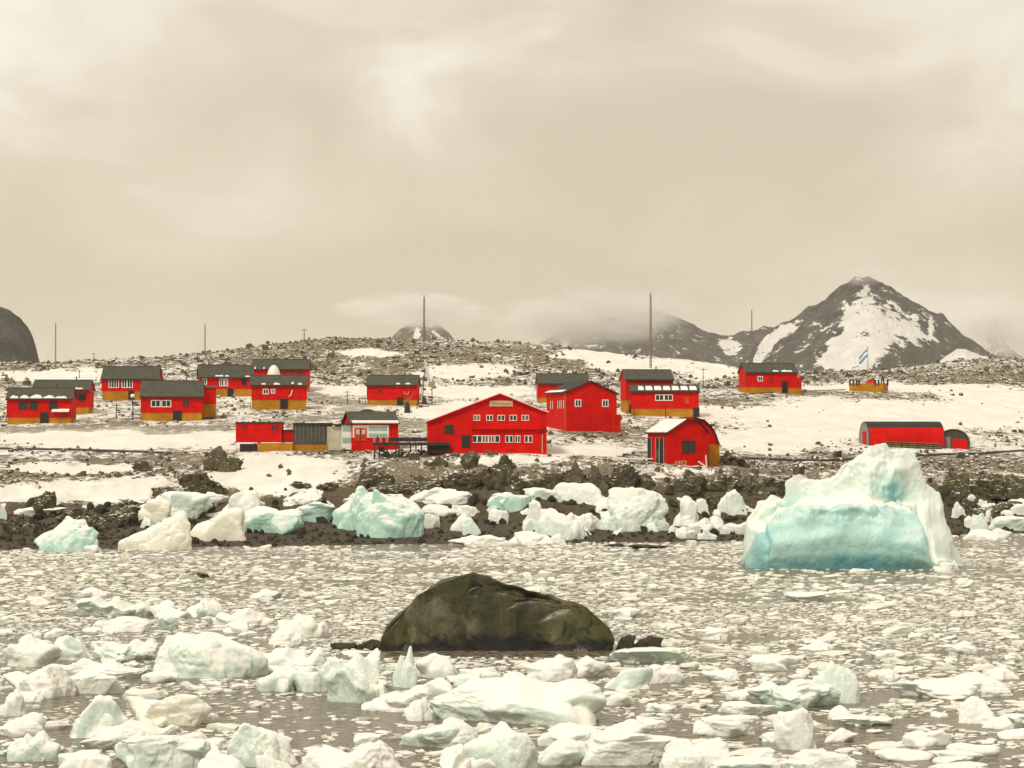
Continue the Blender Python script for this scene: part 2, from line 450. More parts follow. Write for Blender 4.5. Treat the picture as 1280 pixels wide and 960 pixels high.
ICO = {}
def ico(sub):
    if sub not in ICO:
        bm = bmesh.new(); bmesh.ops.create_icosphere(bm, subdivisions=sub, radius=1.0)
        bm.verts.ensure_lookup_table()
        ICO[sub] = (np.array([v.co[:] for v in bm.verts]), np.array([[v.index for v in f.verts] for f in bm.faces]))
        bm.free()
    return ICO[sub]
def poly_r(v, rng, n, p, lo=0.7, hi=1.0, el=(1, 1, 1)):
    N = rng.normal(size=(n, 3)); N /= np.linalg.norm(N, axis=1)[:, None]
    d = rng.uniform(lo, hi, n)
    q = v / np.array(el)
    s = np.clip(q @ N.T / d, 0, None)
    return (np.sum(s ** p, 1) + 1e-9) ** (-1.0 / p)
def chunk(seed, size, sub=4, planes=14, p=10, bodies=3, rough=0.10, fine=0.03, shape='r', chunky=False):
    """One broken block of ice or stone: several faceted bodies run together, then weathered. Base at z=0 sits a little sunk."""
    rng = np.random.default_rng(seed)
    v, f = ico(sub)
    r = None
    for b in range(bodies):
        el = rng.uniform(0.75, 1.25, 3)
        rb = poly_r(v, rng, planes, p, 0.62, 1.0, el)
        w = 1.0
        if b > 0:       # a lobe leaning one way
            d = rng.normal(size=3); d[2] = abs(d[2]) * 0.6; d /= np.linalg.norm(d)
            w = 0.55 + 0.55 * np.clip(v @ d, 0, 1) ** 1.5
        r = rb * w if r is None else np.maximum(r, rb * w)
    V = v * np.minimum(r, 1.6)[:, None]
    V = V * (1 + rough * fbm(V * 1.7 + seed % 97, 4, seed % 1000)[:, None] * 1.6)
    V = V * (1 - 0.5 * rough * np.clip(fbm(V * 3.1 + seed % 53, 3, seed % 411, True), 0, 1)[:, None])
    V = V + v * (fine * fbm(V * 6.0 + seed % 31, 3, seed % 777, True))[:, None]
    if sub >= 5:
        V = V - v * (0.035 * np.exp(-(fbm(V * 1.6 + seed % 71, 3, seed % 333) / .03) ** 2))[:, None]
        V = V + v * (.012 * fbm(V * 11.0, 3, seed % 201))[:, None]
    x, y, z = V.T
    if shape == 'w':      # pointed: narrow towards the top, off centre
        off = rng.uniform(-0.5, 0.5)
        t = sstep(-0.6, 1.0, z)
        x = x * (1 - 0.36 * t) + off * .8 * t; y = y * (1 - 0.3 * t)
        z = z + 0.2 * t * fbm(np.stack([x * 2 + seed, y * 2, z * 0], 1), 3, seed % 61)
    elif shape == 's':    # flat slab
        z = np.where(z > 0.25, 0.25 + (z - 0.25) * 0.35, z)
    elif shape == 't':    # jagged with spires
        z = z + 0.42 * fbm(np.stack([x * 1.9 + seed, y * 1.6, z * 0], 1), 3, seed % 91) * sstep(-0.2, 0.7, z)
    elif shape == 'l':    # long ridge with bumps
        z = z * (0.75 + 0.45 * fbm(np.stack([x * 2.4 + seed, y * 0, z * 0], 1), 2, seed % 91))
    V = np.stack([x, y, z], 1)
    lo, hi = V.min(0), V.max(0)
    c = (lo + hi) / 2
    V[:, 0] = (V[:, 0] - c[0]) / (hi[0] - lo[0]) * size[0]
    V[:, 1] = (V[:, 1] - c[1]) / (hi[1] - lo[1]) * size[1]
    base = lo[2] + 0.47 * (hi[2] - lo[2])
    V[:, 2] = (V[:, 2] - base) / (hi[2] - base) * size[2]
    zz = V[:, 2] / size[2]
    V[:, 2] = np.where(zz > 0, np.maximum(zz, 1e-6) ** (0.72 if chunky else 1.0), np.maximum(zz, -.35)) * size[2]
    return V, f

# ------------------------------------------------------------------ ground heights
COLS = [0, 160, 320, 480, 640, 800, 960, 1120, 1280]
D0K = [218, 220, 224, 228, 229, 232, 236, 244, 252]
def D0(px): return np.interp(px, COLS, D0K)
ROWS = {26: [636, 634, 628, 612, 607, 610, 614, 612, 614], 32: [620, 618, 615, 594, 586, 592, 602, 600, 600],
        42: [603, 602, 598, 580, 572, 582, 590, 590, 590], 55: [586, 585, 572, 566, 561, 569, 577, 577, 578],
        75: [566, 565, 556, 555, 549, 554, 566, 566, 568], 100: [541, 540, 535, 536, 533, 537, 548, 553, 556],
        125: [525, 522, 520, 518, 520, 523, 527, 535, 540], 150: [510, 507, 506, 507, 508, 512, 508, 510, 515],
        180: [495, 493, 490, 492, 492, 496, 490, 488, 494], 220: [476, 474, 466, 468, 472, 475, 477, 478, 480],
        260: [461, 457, 447, 444, 449, 460, 469, 471, 469]}
CREST = ([0, 70, 110, 180, 260, 330, 400, 450, 480, 560, 640, 700, 750, 830, 920, 1000, 1100, 1200, 1280],
         [454, 454, 453, 449, 443, 433, 424, 420, 424, 427, 428, 433, 440, 449, 460, 468, 465, 456, 454])
CREST2 = (CREST[0], [456, 456, 456, 451, 446, 436, 427, 423, 427, 430, 431, 436, 443, 451, 462, 468, 463, 449, 447])
TK = [-60, -30, 0, 12, 20] + sorted(ROWS) + [300, 340, 430, 900, 4000, 16000]
_pxk = np.arange(-900, 2181, 10.0)
def _table():
    T = np.zeros((len(TK), len(_pxk)))
    d0 = D0(_pxk)
    for i, t in enumerate(TK):
        if t <= 20:
            T[i] = {-60: -3.0, -30: -1.5, 0: 0.0, 12: 0.7, 20: 1.5}[t]
        elif t in ROWS:
            T[i] = ray_z(np.interp(_pxk, COLS, ROWS[t]), d0 + t)
        elif t == 300:
            T[i] = ray_z(np.interp(_pxk, *CREST), d0 + t)
        elif t == 340:
            T[i] = ray_z(np.interp(_pxk, *CREST2), d0 + t)
        elif t == 430:
            T[i] = T[i - 1] - 7
        else:
            T[i] = {900: 8.0, 4000: 4.0, 16000: 2.0}[t]
    for i in range(5, len(TK)):    # smooth along the slope
        ker = np.ones(7) / 7
        T[i] = np.convolve(np.pad(T[i], 3, mode='edge'), ker, 'valid')
    return T
TAB = _table()
def base_z(X, Y):
    X = np.asarray(X, float); Y = np.asarray(Y, float)
    px = np.clip(to_px(X, Y), -900, 2180)
    t = Y - D0(px)
    fi = np.clip((px + 900) / 10.0, 0, len(_pxk) - 1.001)
    i0 = fi.astype(int); fx = fi - i0
    j = np.clip(np.searchsorted(TK, t, side='right') - 1, 0, len(TK) - 2)
    tk = np.array(TK, float)
    ft = np.clip((t - tk[j]) / (tk[j + 1] - tk[j]), 0, 1)
    a = TAB[j, i0] * (1 - fx) + TAB[j, i0 + 1] * fx
    b = TAB[j + 1, i0] * (1 - fx) + TAB[j + 1, i0 + 1] * fx
    return a * (1 - ft) + b * ft
SNOW = [(585, 464, 60, 9), (745, 446, 55, 9), (830, 456, 90, 10), (900, 466, 40, 7), (1090, 522, 190, 24), (1240, 506, 70, 20),
        (980, 548, 80, 16), (350, 592, 84, 27), (150, 611, 85, 13), (20, 618, 50, 11), (725, 564, 70, 7), (650, 604, 24, 9),
        (455, 442, 40, 4), (150, 548, 170, 12), (300, 489, 30, 8), (560, 515, 60, 10), (640, 575, 70, 5), (440, 510, 30, 6),
        (860, 515, 60, 8), (1120, 485, 160, 5), (60, 470, 80, 8), (430, 487, 50, 6), (600, 490, 70, 8), (90, 585, 100, 6)]
ROCKY = [(960, 508, 110, 13), (1150, 500, 80, 9), (760, 540, 60, 10), (420, 440, 190, 22), (640, 437, 80, 10), (690, 455, 70, 12), (1060, 495, 100, 10), (1220, 472, 130, 12), (150, 585, 170, 12), (560, 590, 110, 14),
         (1100, 470, 160, 6), (420, 460, 160, 12), (1230, 585, 160, 12), (980, 585, 90, 10)]
TRACK = [((385, 493), (450, 506), 7), ((430, 512), (530, 536), 8), ((0, 536), (330, 535), 5), ((200, 541), (420, 520), 5)]
def masks(px, py, t):
    W = np.stack([px / 38.0, py / 9.0, 0 * px], 1)
    px0, py0 = px, py
    px = px + 26 * fbm(W, 4, 301); py = py + 5.5 * fbm(W, 4, 302)
    def ell(lst):
        m = np.zeros_like(px)
        for cx, cy, rx, ry in lst:
            q = ((px - cx) / rx) ** 2 + ((py - cy) / ry) ** 2
            m = np.maximum(m, 1 - sstep(0.25, 1.5, q))
        return m
    sh = 1 - sstep(21, 33, t)
    rock = 0.485 + 0.05 * sstep(500, 470, py)
    rock = np.where(py > 566, 0.53, rock)
    rock = rock + (0.60 - rock) * ell(ROCKY)
    rock = rock * (1 - 0.62 * ell(SNOW))
    sm = ell([s for s in SNOW if s[1] > 585])
    shore_rock = (1.25 - .55 * sstep(20, 29, t)) * (1 - sm * sstep(16, 24, t))
    rock = rock * (1 - sh) + np.where(t < 16, 1.25, shore_rock) * sh
    tr = np.zeros_like(px)
    for (ax, ay), (bx, by), w in TRACK:
        u = np.clip((px - ax) / (bx - ax), 0, 1)
        tr = np.maximum(tr, 1 - sstep(0.5, 1.1, np.abs(py - (ay + (by - ay) * u)) / w + np.maximum(0, np.maximum(ax - px, px - bx)) / 30))
    return rock, sh * np.where(t < 14, 1.0, 0.85), tr
def ground_z(X, Y):
    X = np.atleast_1d(np.asarray(X, float)); Y = np.atleast_1d(np.asarray(Y, float))
    z = base_z(X, Y)
    px = to_px(X, Y); t = Y - D0(px)
    P = np.stack([X, Y, 0 * X], 1)
    blf = sstep(15, 24, t) * (1 - sstep(34, 50, t))
    hill = sstep(190, 240, t)
    z = z + (0.16 + 0.9 * hill) * fbm(P / 9.0, 4, 5) * sstep(-5, 20, t) * (1 - sstep(340, 900, t))
    z = z + blf * 1.1 * fbm(P / 5.0, 4, 9, True) + (0.06 + 0.22 * hill) * fbm(P / 1.7, 3, 15) * sstep(0, 20, t)
    return z
_tt = np.arange(0, 338, 0.5)
def hit(px, py):
    """distance at which the sight line through a photo pixel meets the ground"""
    Y = D0(px) + _tt
    q = to_py(base_z(ray_x(px, Y), Y), Y)
    i = np.argmax(q <= py) if (q <= py).any() else len(_tt) - 1
    return float(Y[i])
def gz(X, Y): return float(ground_z(X, Y)[0])

# ------------------------------------------------------------------ setting meshes
pxs = np.linspace(-420, 1700, 560)
ts = np.concatenate([np.arange(-30, 62, 0.62), np.arange(62, 346, 1.45), np.geomspace(348, 16000, 34)])
PX, TT = np.meshgrid(pxs, ts)
YY = D0(PX) + TT
XX = ray_x(PX, YY)
ZZ = ground_z(XX.ravel(), YY.ravel())
PYq = to_py(ZZ, YY.ravel())
mr, ms, mt = masks(PX.ravel(), PYq, TT.ravel())
me = np_mesh('ground', np.stack([XX.ravel(), YY.ravel(), ZZ], 1), grid_faces(len(ts), len(pxs)), True,
             {'rock': mr, 'shore': ms, 'track': mt})
tag(link('ground', me, 'ground'), 'snowy stony hillside rising from the shore behind the ice', 'hillside', None, 'structure')
wm = MB().add([(-9000, -400, 0), (9000, -400, 0), (9000, 262, 0), (-9000, 262, 0)], [(0, 1, 2, 3)])
tag(wm.build('water', 'water'), 'grey brown sea water between the floating ice', 'water', None, 'structure')

def in_poly_soft(px, py, poly, soft):
    """signed distance to a polygon in photo units, turned into 0..1"""
    inside = np.zeros(px.shape, bool); dmin = np.full(px.shape, 1e9)
    n = len(poly)
    for i in range(n):
        (x1, y1), (x2, y2) = poly[i], poly[(i + 1) % n]
        c = ((y1 > py) != (y2 > py)) & (px < (x2 - x1) * (py - y1) / ((y2 - y1) + 1e-12) + x1)
        inside ^= c
        dx, dy = x2 - x1, y2 - y1
        u = np.clip(((px - x1) * dx + (py - y1) * dy) / (dx * dx + dy * dy), 0, 1)
        dmin = np.minimum(dmin, np.hypot(px - x1 - u * dx, py - y1 - u * dy))
    return 1 - sstep(-soft, soft, np.where(inside, -dmin, dmin))
def mountain(label, D, knots, depth, seed, polys=(), amp=1.0, name='mountain', low=0.0):
    kx = [a for a, b in knots]; ky = [b for a, b in knots]
    nc, nr = 260, 90
    px = np.linspace(kx[0], kx[-1], nc)
    s = np.linspace(-1, 1, nr)
    Z = np.zeros((nr, nc)); X = Z.copy(); Y = Z.copy()
    ridge = np.maximum(ray_z(np.interp(px, kx, ky), D), 3.0)
    for i, q in enumerate(s):
        Yr = D + q * depth
        X[i] = ray_x(px, D) * (1 + 0.25 * q * depth / D)
        Y[i] = Yr
        Z[i] = ridge * (1 - abs(q) ** 0.92) + 2.0
    P = np.stack([X.ravel(), Y.ravel(), 0 * X.ravel()], 1)
    H = float(ridge.max())
    env = np.clip(Z.ravel() / H, 0, 1)
    edge = (1 - np.abs(np.repeat(s, nc)) ** 6)
    nearr = sstep(0.0, 0.25, np.abs(np.repeat(s, nc)))
    Z = Z.ravel() + amp * H * 0.16 * fbm(P / (H * 1.1), 5, seed, True) * env * edge * (0.15 + 0.85 * nearr)
    Z += amp * H * 0.06 * fbm(P / (H * 0.16), 5, seed + 7, True) * env
    qx, qy = to_px(X.ravel(), Y.ravel()), to_py(Z, Y.ravel())
    sn = np.full(len(Z), low)
    for poly, soft in polys:
        sn = np.maximum(sn, in_poly_soft(qx, qy, poly, soft))
    me = np_mesh(name, np.stack([X.ravel(), Y.ravel(), Z], 1), grid_faces(nr, nc), True, {'snow': sn})
    return tag(link(name, me, 'mountain'), label, 'mountain', None, 'structure')
mountain('dark pyramid peak with a broad snow field on its face', 3200,
         [(905, 470), (925, 456), (940, 440), (962, 418), (985, 405), (1000, 395), (1020, 383), (1040, 370), (1058, 358), (1075, 350), (1085, 350), (1097, 355),
          (1110, 362), (1125, 371), (1140, 378), (1158, 388), (1170, 397), (1180, 399), (1190, 410), (1202, 422), (1230, 440), (1262, 455), (1290, 468)], 420, 11,
         [([(1083, 358), (1092, 372), (1104, 384), (1120, 381), (1128, 396), (1148, 399), (1152, 412), (1160, 424), (1135, 428), (1118, 430), (1104, 446), (1090, 462),
            (1072, 470), (1036, 468), (1018, 456), (1034, 436), (1036, 418), (1052, 402), (1058, 384), (1074, 376)], 16),
          ([(1003, 400), (975, 408), (952, 428), (940, 452), (948, 456), (966, 434), (990, 416)], 4),
          ([(1164, 396), (1168, 408), (1164, 424), (1158, 412)], 3)], 0.8)
mountain('dark shouldered ridge with one snow patch, half lost in mist', 4300,
         [(650, 470), (670, 433), (700, 415), (730, 408), (760, 402), (800, 394), (826, 391), (840, 396), (856, 404), (875, 414), (900, 421), (918, 419), (940, 413), (960, 410), (1000, 412), (1060, 440)],
         600, 23, [([(896, 426), (914, 423), (932, 434), (921, 446), (904, 440)], 4), ([(704, 424), (716, 421), (700, 440)], 5)], 0.6)
mountain('pale misty pointed hill behind the tall mast', 6500,
         [(470, 450), (488, 424), (500, 414), (512, 408), (524, 401), (531, 398), (540, 404), (550, 411), (562, 420), (590, 450)], 500, 31,
         [([(522, 400), (516, 428), (528, 428)], 4), ([(536, 404), (548, 428), (558, 428)], 4)], 0.7, low=0.1)
mountain('steep brown headland cliff at the far end of the bay', 1500,
         [(-420, 420), (-260, 396), (-120, 384), (-40, 383), (0, 388), (12, 391), (24, 400), (34, 412), (40, 424), (44, 438), (47, 456), (52, 480)], 160, 41, [], 0.45, low=-1.5)
mountain('faint snow streaked spire fading into cloud', 6800,
         [(1206, 456), (1222, 446), (1232, 428), (1238, 408), (1244, 397), (1250, 412), (1258, 432), (1275, 444), (1320, 470)], 500, 53, [], 0.6, low=0.35)
mountain('low snow covered slope below the dark peak', 2500, [(1160, 470), (1176, 452), (1196, 438), (1206, 438), (1228, 447), (1262, 452), (1300, 470)], 160, 61, [], 0.3, low=0.95)

# ------------------------------------------------------------------ huts
def frame_loc(x0, x1, yb, side, depth, D=None):
    xc = (x0 + x1) / 2
    D = D or hit(xc, yb)
    m = D / F
    phi = math.asin(max(-0.9, min(0.9, side * m / depth)))
    a = math.atan((640 - xc) / F)
    return D, m, phi, a - phi, xc
class House:
    def __init__(self, name, label, cat, x0, x1, yb, side, depth, D=None, group=None):
        self.D, self.m, self.phi, self.rz, self.xc = frame_loc(x0, x1, yb, side, depth, D)
        self.yb, self.depth = yb, depth
        self.zb = float(ray_z(yb, self.D))
        self.o = empty(name, (float(ray_x(self.xc, self.D)), self.D, self.zb), self.rz)
        tag(self.o, label, cat, group)
        self.cs = math.cos(self.phi)
        self.L = (x1 - x0) * self.m / self.cs
    def lx(self, px): return (px - self.xc) * self.m / self.cs
    def lz(self, py): return (self.yb - py) * self.m
    def up(self, py, back):           # height of a point that lies `back` metres behind the front
        Dn = self.D + back * math.cos(self.rz)
        return float(ray_z(py, Dn)) - self.zb
    def fbox(self, name, mat, x0, y0, x1, y1, out=0.04, inn=0.06, parent=None):
        return MB().box(self.lx(x0), self.lx(x1), -out, inn, self.lz(y1), self.lz(y0)).build(name, mat, parent or self.o)
    def window(self, x0, y0, x1, y1, kind='white', mull=1):
        g = 'curtain_glass' if kind == 'curtain' else 'window_glass'
        w = self.fbox('window', g, x0, y0, x1, y1, 0.03, 0.05)
        a, b, c, d = self.lx(x0), self.lx(x1), self.lz(y1), self.lz(y0)
        t = 0.13 if kind not in ('thin', 'curtain') else 0.075
        q = MB().box(a - t, b + t, -0.09, 0.02, d, d + t).box(a - t, b + t, -0.11, 0.02, c - t, c).box(a - t, a, -0.09, 0.02, c, d).box(b, b + t, -0.09, 0.02, c, d)
        for i in range(mull):
            xm = a + (b - a) * (i + 1) / (mull + 1)
            q.box(xm - 0.05, xm + 0.05, -0.075, 0.02, c, d)
        q.build('frame', 'dark_wood' if kind == 'dark' else ('red_paint' if kind == 'red' else 'white_paint'), w)
        return w
    def door(self, x0, y0, x1, y1, mat='dark_opening'):
        d = self.fbox('door', mat, x0, y0, x1, y1, 0.05, 0.05)
        a, b, c, e = self.lx(x0), self.lx(x1), self.lz(y1), self.lz(y0)
        MB().box(a - 0.1, a, -0.08, 0.02, c, e).box(b, b + 0.1, -0.08, 0.02, c, e).box(a - 0.1, b + 0.1, -0.08, 0.02, e, e + 0.1).build('frame', 'dark_wood', d)
        MB().bar((b - 0.2, -0.12, (c + e) / 2), (b - 0.2, -0.05, (c + e) / 2), 0.04).build('handle', 'grey_metal', d)
        return d

def hut(label, x0, x1, yb, ye, yr, yo, side, depth=6.5, wins=(), doors=(), roof='roof_felt', group='red station huts on the slope', D=None, snow=(), annex=None, wallm='red_paint'):
    h = House('hut', label, 'hut', x0, x1, yb, side, depth, D, group)
    o, L, d = h.o, h.L, depth
    ze, zo = h.lz(ye), h.lz(yo)
    zr = max(h.up(yr, d / 2), ze + 0.7)
    MB().prism_x([(0, zo), (d, zo), (d, ze), (d / 2, zr), (0, ze)], -L / 2, L / 2).build('wall', wallm, o)
    MB().box(-L / 2 + 0.05, L / 2 - 0.05, 0.05, d - 0.05, -1.6, zo - 0.004).build('foundation', 'ochre_paint', o)
    s = (zr - ze) / (d / 2); ov = 0.35; th = 0.13
    r = MB().prism_x([(-ov, ze - ov * s + 0.03), (d / 2, zr + 0.03), (d + ov, ze - ov * s + 0.03), (d + ov, ze - ov * s + 0.03 + th), (d / 2, zr + 0.03 + th), (-ov, ze - ov * s + 0.03 + th)],
                     -L / 2 - 0.25, L / 2 + 0.25).build('roof', roof, o)
    MB().box(-L / 2 - 0.27, L / 2 + 0.27, d / 2 - 0.12, d / 2 + 0.12, zr + 0.1, zr + 0.22).build('ridge_cap', 'dark_metal', r)
    MB().box(-L / 2 - 0.26, L / 2 + 0.26, -ov - 0.05, -ov + 0.02, ze - ov * s - 0.1, ze - ov * s + 0.14).build('eave_board', 'dark_wood', r)
    for q in (-L / 2 - 0.03, L / 2 + 0.03):
        MB().box(q - 0.05, q + 0.05, -0.05, 0.07, zo, ze - 0.02).build('corner_board', 'red_paint', o)
    for w in wins: h.window(*w)
    for q in doors: h.door(*q)
    rng = random.Random(int(x0 * 7 + yb))
    for (sx0, sx1, f0, f1) in snow:      # snow lying on the front roof slope, from fraction f0 (eave) to f1 (ridge)
        a, b = h.lx(sx0), h.lx(sx1)
        n = max(4, int((b - a) / 0.35))
        top = [(a + (b - a) * i / n, f1 * rng.uniform(0.35, 0.8) if 0 < i < n else f0 + 0.02) for i in range(n + 1)]
        mbv = []
        for xq, fq in top:
            for ff, dz in ((f0, 0.17), (f0, 0.27), ((f0 + fq) / 2, 0.33), (fq, 0.18)):
                yy = -ov + (d / 2 + ov) * ff
                mbv.append((xq, yy, ze - ov * s + (zr - ze + ov * s) * ff + dz))
        fcs = []
        for i in range(n):
            for j in range(3):
                fcs.append((i * 4 + j, (i + 1) * 4 + j, (i + 1) * 4 + j + 1, i * 4 + j + 1))
        MB().add(mbv, fcs).build('snow_patch', 'roof_snow', r, smooth=True)
    MB().bar((L * 0.22, d / 2 + 0.5, zr - 0.4), (L * 0.22, d / 2 + 0.5, zr + 0.75), 0.1, 0.1, 8).build('stove_pipe', 'dark_metal', r)
    if annex:
        ax0, ax1, ayt, ayb, ayo, back, adepth = annex
        A0, A1 = h.lx(ax0), h.lx(ax1)
        zt, zbm, zoo = h.up(ayt, back), h.up(ayb, back), h.up(ayo, back)
        a = MB().prism_x([(back, zoo), (back + adepth, zoo), (back + adepth, zt), (back, zt)], A0, A1).build('annex', wallm, o)
        MB().box(A0 + 0.04, A1 - 0.04, back + 0.04, back + adepth - 0.04, zbm - 1.2, zoo - 0.004).build('annex_base', 'ochre_paint', a)
        MB().prism_x([(back - 0.2, zt + 0.01), (back + adepth + 0.2, zt + 0.35), (back + adepth + 0.2, zt + 0.47), (back - 0.2, zt + 0.13)], A0 - 0.12, A1 + 0.12).build('annex_roof', roof, a)
    return h

hA = hut('red hut with a scalloped line of snow along its roof edge', 10, 88, 530, 498, 486, 522, 7, 6.0,
         [(25, 503, 33, 511, 'dark'), (38, 503, 46, 511, 'dark'), (62, 503, 71, 511, 'dark')], [(51, 516, 60, 530)],
         snow=[(14, 24, 0.02, 0.42), (26, 37, 0.02, 0.40), (38, 53, 0.02, 0.5), (54, 68, 0.02, 0.45), (69, 83, 0.02, 0.5)])
MB().prism_x([(-0.9, hA.lz(515)), (0.0, hA.lz(512)), (0.0, hA.lz(511)), (-0.9, hA.lz(514))], hA.lx(65), hA.lx(86)).build('awning', 'roof_snow', hA.o)
hB = hut('red hut tucked close behind the hut with the snowy roof edge', 42, 110, 519, 487, 476, 509, 7, 6.0, [(98, 493, 106, 500, 'dark')], [],
         snow=[(92, 103, 0.05, 0.3)])
hC = hut('red hut with three white framed windows, highest of its row', 128, 196, 500, 473, 459, 489, 6, 6.5,
         [(137, 475, 142, 484), (143, 475, 148, 484), (153, 475, 158, 484), (159.5, 475, 165, 484), (179, 475, 183, 482), (184, 475, 187, 482)], [(161, 489, 167, 499)])
hD = hut('red hut with one wide white double window and a stepped back annex', 177, 252, 526, 495, 477, 516, 3, 7.5,
         [(190, 501, 200, 508, 'white', 1), (203, 501, 213, 508, 'white', 1), (228, 500, 237, 507, 'red')], [(217, 514, 226, 526)],
         annex=(249, 268, 485, 513, 505, 3.5, 3.5))
hE = hut('red hut with an ochre porch wall beside the dome hut', 250, 316, 496, 471, 457, 486, -3, 6.5,
         [(254, 474, 258, 480), (275, 474, 279, 482), (281, 474, 284, 482), (302, 474, 307, 480, 'dark')], [(285, 486, 291, 497)],
         snow=[(269, 279, 0.05, 0.25), (281, 286, 0.05, 0.2), (306, 312, 0.03, 0.2)])
hF = hut('red hut behind the hut with the white dome', 316, 385, 489, 461, 450, 482, 3, 6.5, [(352, 464, 358, 468, 'red'), (362, 464, 368, 468, 'red'), (370, 464, 378, 468, 'red')], [],
         snow=[(318, 320, 0.0, 0.3), (329, 331, 0.0, 0.3)])
hG = hut('red hut with small pale windows in front of the white dome', 315, 383, 512, 481, 470, 500, -1, 6.0,
         [(329.5, 487, 335, 492), (339.5, 487, 343, 491)], [(351, 499, 359, 511)],
         snow=[(327, 332, 0.02, 0.3), (342, 350, 0.02, 0.3), (364, 367, 0.1, 0.5), (372, 377, 0.02, 0.3)])
MB().add([(hG.lx(360), -0.06, hG.lz(496)), (hG.lx(363), -0.06, hG.lz(493)), (hG.lx(365), -0.06, hG.lz(487)), (hG.lx(366), -0.06, hG.lz(487.5)), (hG.lx(363.5), -0.06, hG.lz(494.5))], [(0, 1, 2, 3, 4)]).build('emblem', 'white_paint', hG.o)
hH = hut('red hut with a curled emblem standing by the tree stump', 459, 521, 507, 481, 470, 500, 4, 6.5, [(473, 486, 478, 491, 'red')], [(497, 497, 504, 507)],
         snow=[(495, 500, 0.05, 0.25), (507, 513, 0.05, 0.3)])
EM = MB()
for i in range(9):
    t0, t1 = math.pi * (0.9 + i * 0.13), math.pi * (0.9 + (i + 1) * 0.13)
    c0 = (hH.lx(508), hH.lz(490))
    EM.bar((c0[0] + 0.42 * math.cos(t0), -0.06, c0[1] + 0.42 * math.sin(t0)), (c0[0] + 0.42 * math.cos(t1), -0.06, c0[1] + 0.42 * math.sin(t1)), 0.07)
EM.build('emblem', 'sign_board', hH.o)
hI = hut('plain red hut partly hidden by the tall gabled barn', 673, 735, 505, 479, 468, 497, -3, 6.5, [], [])
hJ = hut('red hut with pale ochre gable foot behind the hut with skylight snow', 783, 841, 518, 474, 463, 500, -8, 6.5, [(800, 480, 806, 485, 'red')], [(787, 506, 792, 517)])
hK = hut('red hut with a row of square snow patches along its roof', 789, 873, 521, 489, 482, 511, -1, 5.5,
         [(820, 494, 829, 500), (831, 494, 840, 500)], [(867, 510, 873.5, 521)])
for i, (a, b) in enumerate([(798, 805), (807, 816), (818, 827), (829, 838), (840, 849), (851, 860), (862, 871)]):
    d = 5.5; ze = hK.lz(489); zr = max(hK.up(482, d / 2), ze + 0.7); s = (zr - ze) / (d / 2)
    MB().prism_x([(0.1, ze + 0.1 * s + 0.17), (1.9, ze + 1.9 * s + 0.17), (1.8, ze + 1.8 * s + 0.27), (0.2, ze + 0.2 * s + 0.30)], hK.lx(a), hK.lx(b)).build('snow_patch', 'roof_snow', hK.o)
    MB().bar((hK.lx(b + 1), -0.1, ze + 0.1), (hK.lx(b - 1), 2.2, ze + 2.2 * s + 0.35), 0.09).build('roof_rib', 'black_roof', hK.o)
MB().box(hK.lx(856), hK.lx(861), -0.06, 0.02, hK.lz(505), hK.lz(496)).build('emblem_plate', 'orange_paint', hK.o)
hL = hut('red hut standing apart on the rise with a low entry annex', 933, 996, 491, 465, 455, 484, -10, 6.5, [(948, 471, 953, 476), (962, 471, 966, 476, 'red')], [(978, 477, 984, 491)],
         snow=[(966, 973, 0.04, 0.3), (976, 990, 0.04, 0.35)])
MB().box(hL.lx(984), hL.lx(1000), -1.2, 1.5, hL.lz(485), hL.lz(472)).build('porch', 'red_paint', hL.o)
MB().box(hL.lx(984) + .04, hL.lx(1000) - .04, -1.16, 1.5, -1.2, hL.lz(485) - .004).build('porch_base', 'ochre_paint', hL.o)

# radome behind the ridge of hut G
DR = hG.D + 6.6
mR = DR / F
v, f = ico(4)
w = 8.6 * mR; hgt = (471 - 456) * mR
zR = float(ray_z(474, DR))
V = v.copy(); V[:, 2] = np.where(V[:, 2] < 0, V[:, 2] * 0.0, V[:, 2])
V = V * np.array([w, w, float(ray_z(456, DR)) - zR])
rd = empty('radome', (float(ray_x(341.5, DR)), DR + w * 0.6, zR))
tag(rd, 'white domed radome rising between two red huts', 'radome')
me = np_mesh('dome', V, f, True); link('dome', me, 'dome_white', rd)
MB().bar((0, 0, -4.5), (0, 0, 0), w * 0.9, w * 0.95, 20).build('pedestal', 'grey_metal', rd)

# low service sheds by the shore
s1 = House('shed', 'long red flat roofed shed on an ochre footing', 'shed', 295, 352, 556, 3, 5.0, hit(323, 564))
MB().box(-s1.L / 2, s1.L / 2, 0, 5, s1.lz(553), s1.lz(529)).build('wall', 'red_paint', s1.o)
MB().box(-s1.L / 2 - .12, s1.L / 2 + .12, -.15, 5.15, s1.lz(529), s1.lz(527.5)).build('roof', 'black_roof', s1.o)
MB().box(s1.lx(352.3), s1.lx(366), 0.5, 4.5, s1.lz(553), s1.lz(538)).build('side_store', 'red_paint', s1.o)
for i in range(5):
    MB().box(s1.lx(353 + i * 2.7), s1.lx(353.6 + i * 2.7), 0.42, 0.5, s1.lz(553), s1.lz(538)).build('batten', 'dark_wood', s1.o)
MB().box(s1.lx(351.8), s1.lx(367), 0.3, 4.7, s1.lz(538), s1.lz(537)).build('store_roof', 'black_roof', s1.o)
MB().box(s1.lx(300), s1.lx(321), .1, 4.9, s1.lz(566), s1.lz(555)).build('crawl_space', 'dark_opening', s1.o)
MB().box(s1.lx(322), s1.lx(366), -.25, 4.8, s1.lz(575), s1.lz(554)).build('foundation', 'ochre_paint', s1.o)
s1.window(302, 531, 308, 536, 'red'); s1.window(340, 531, 347, 538, 'red')
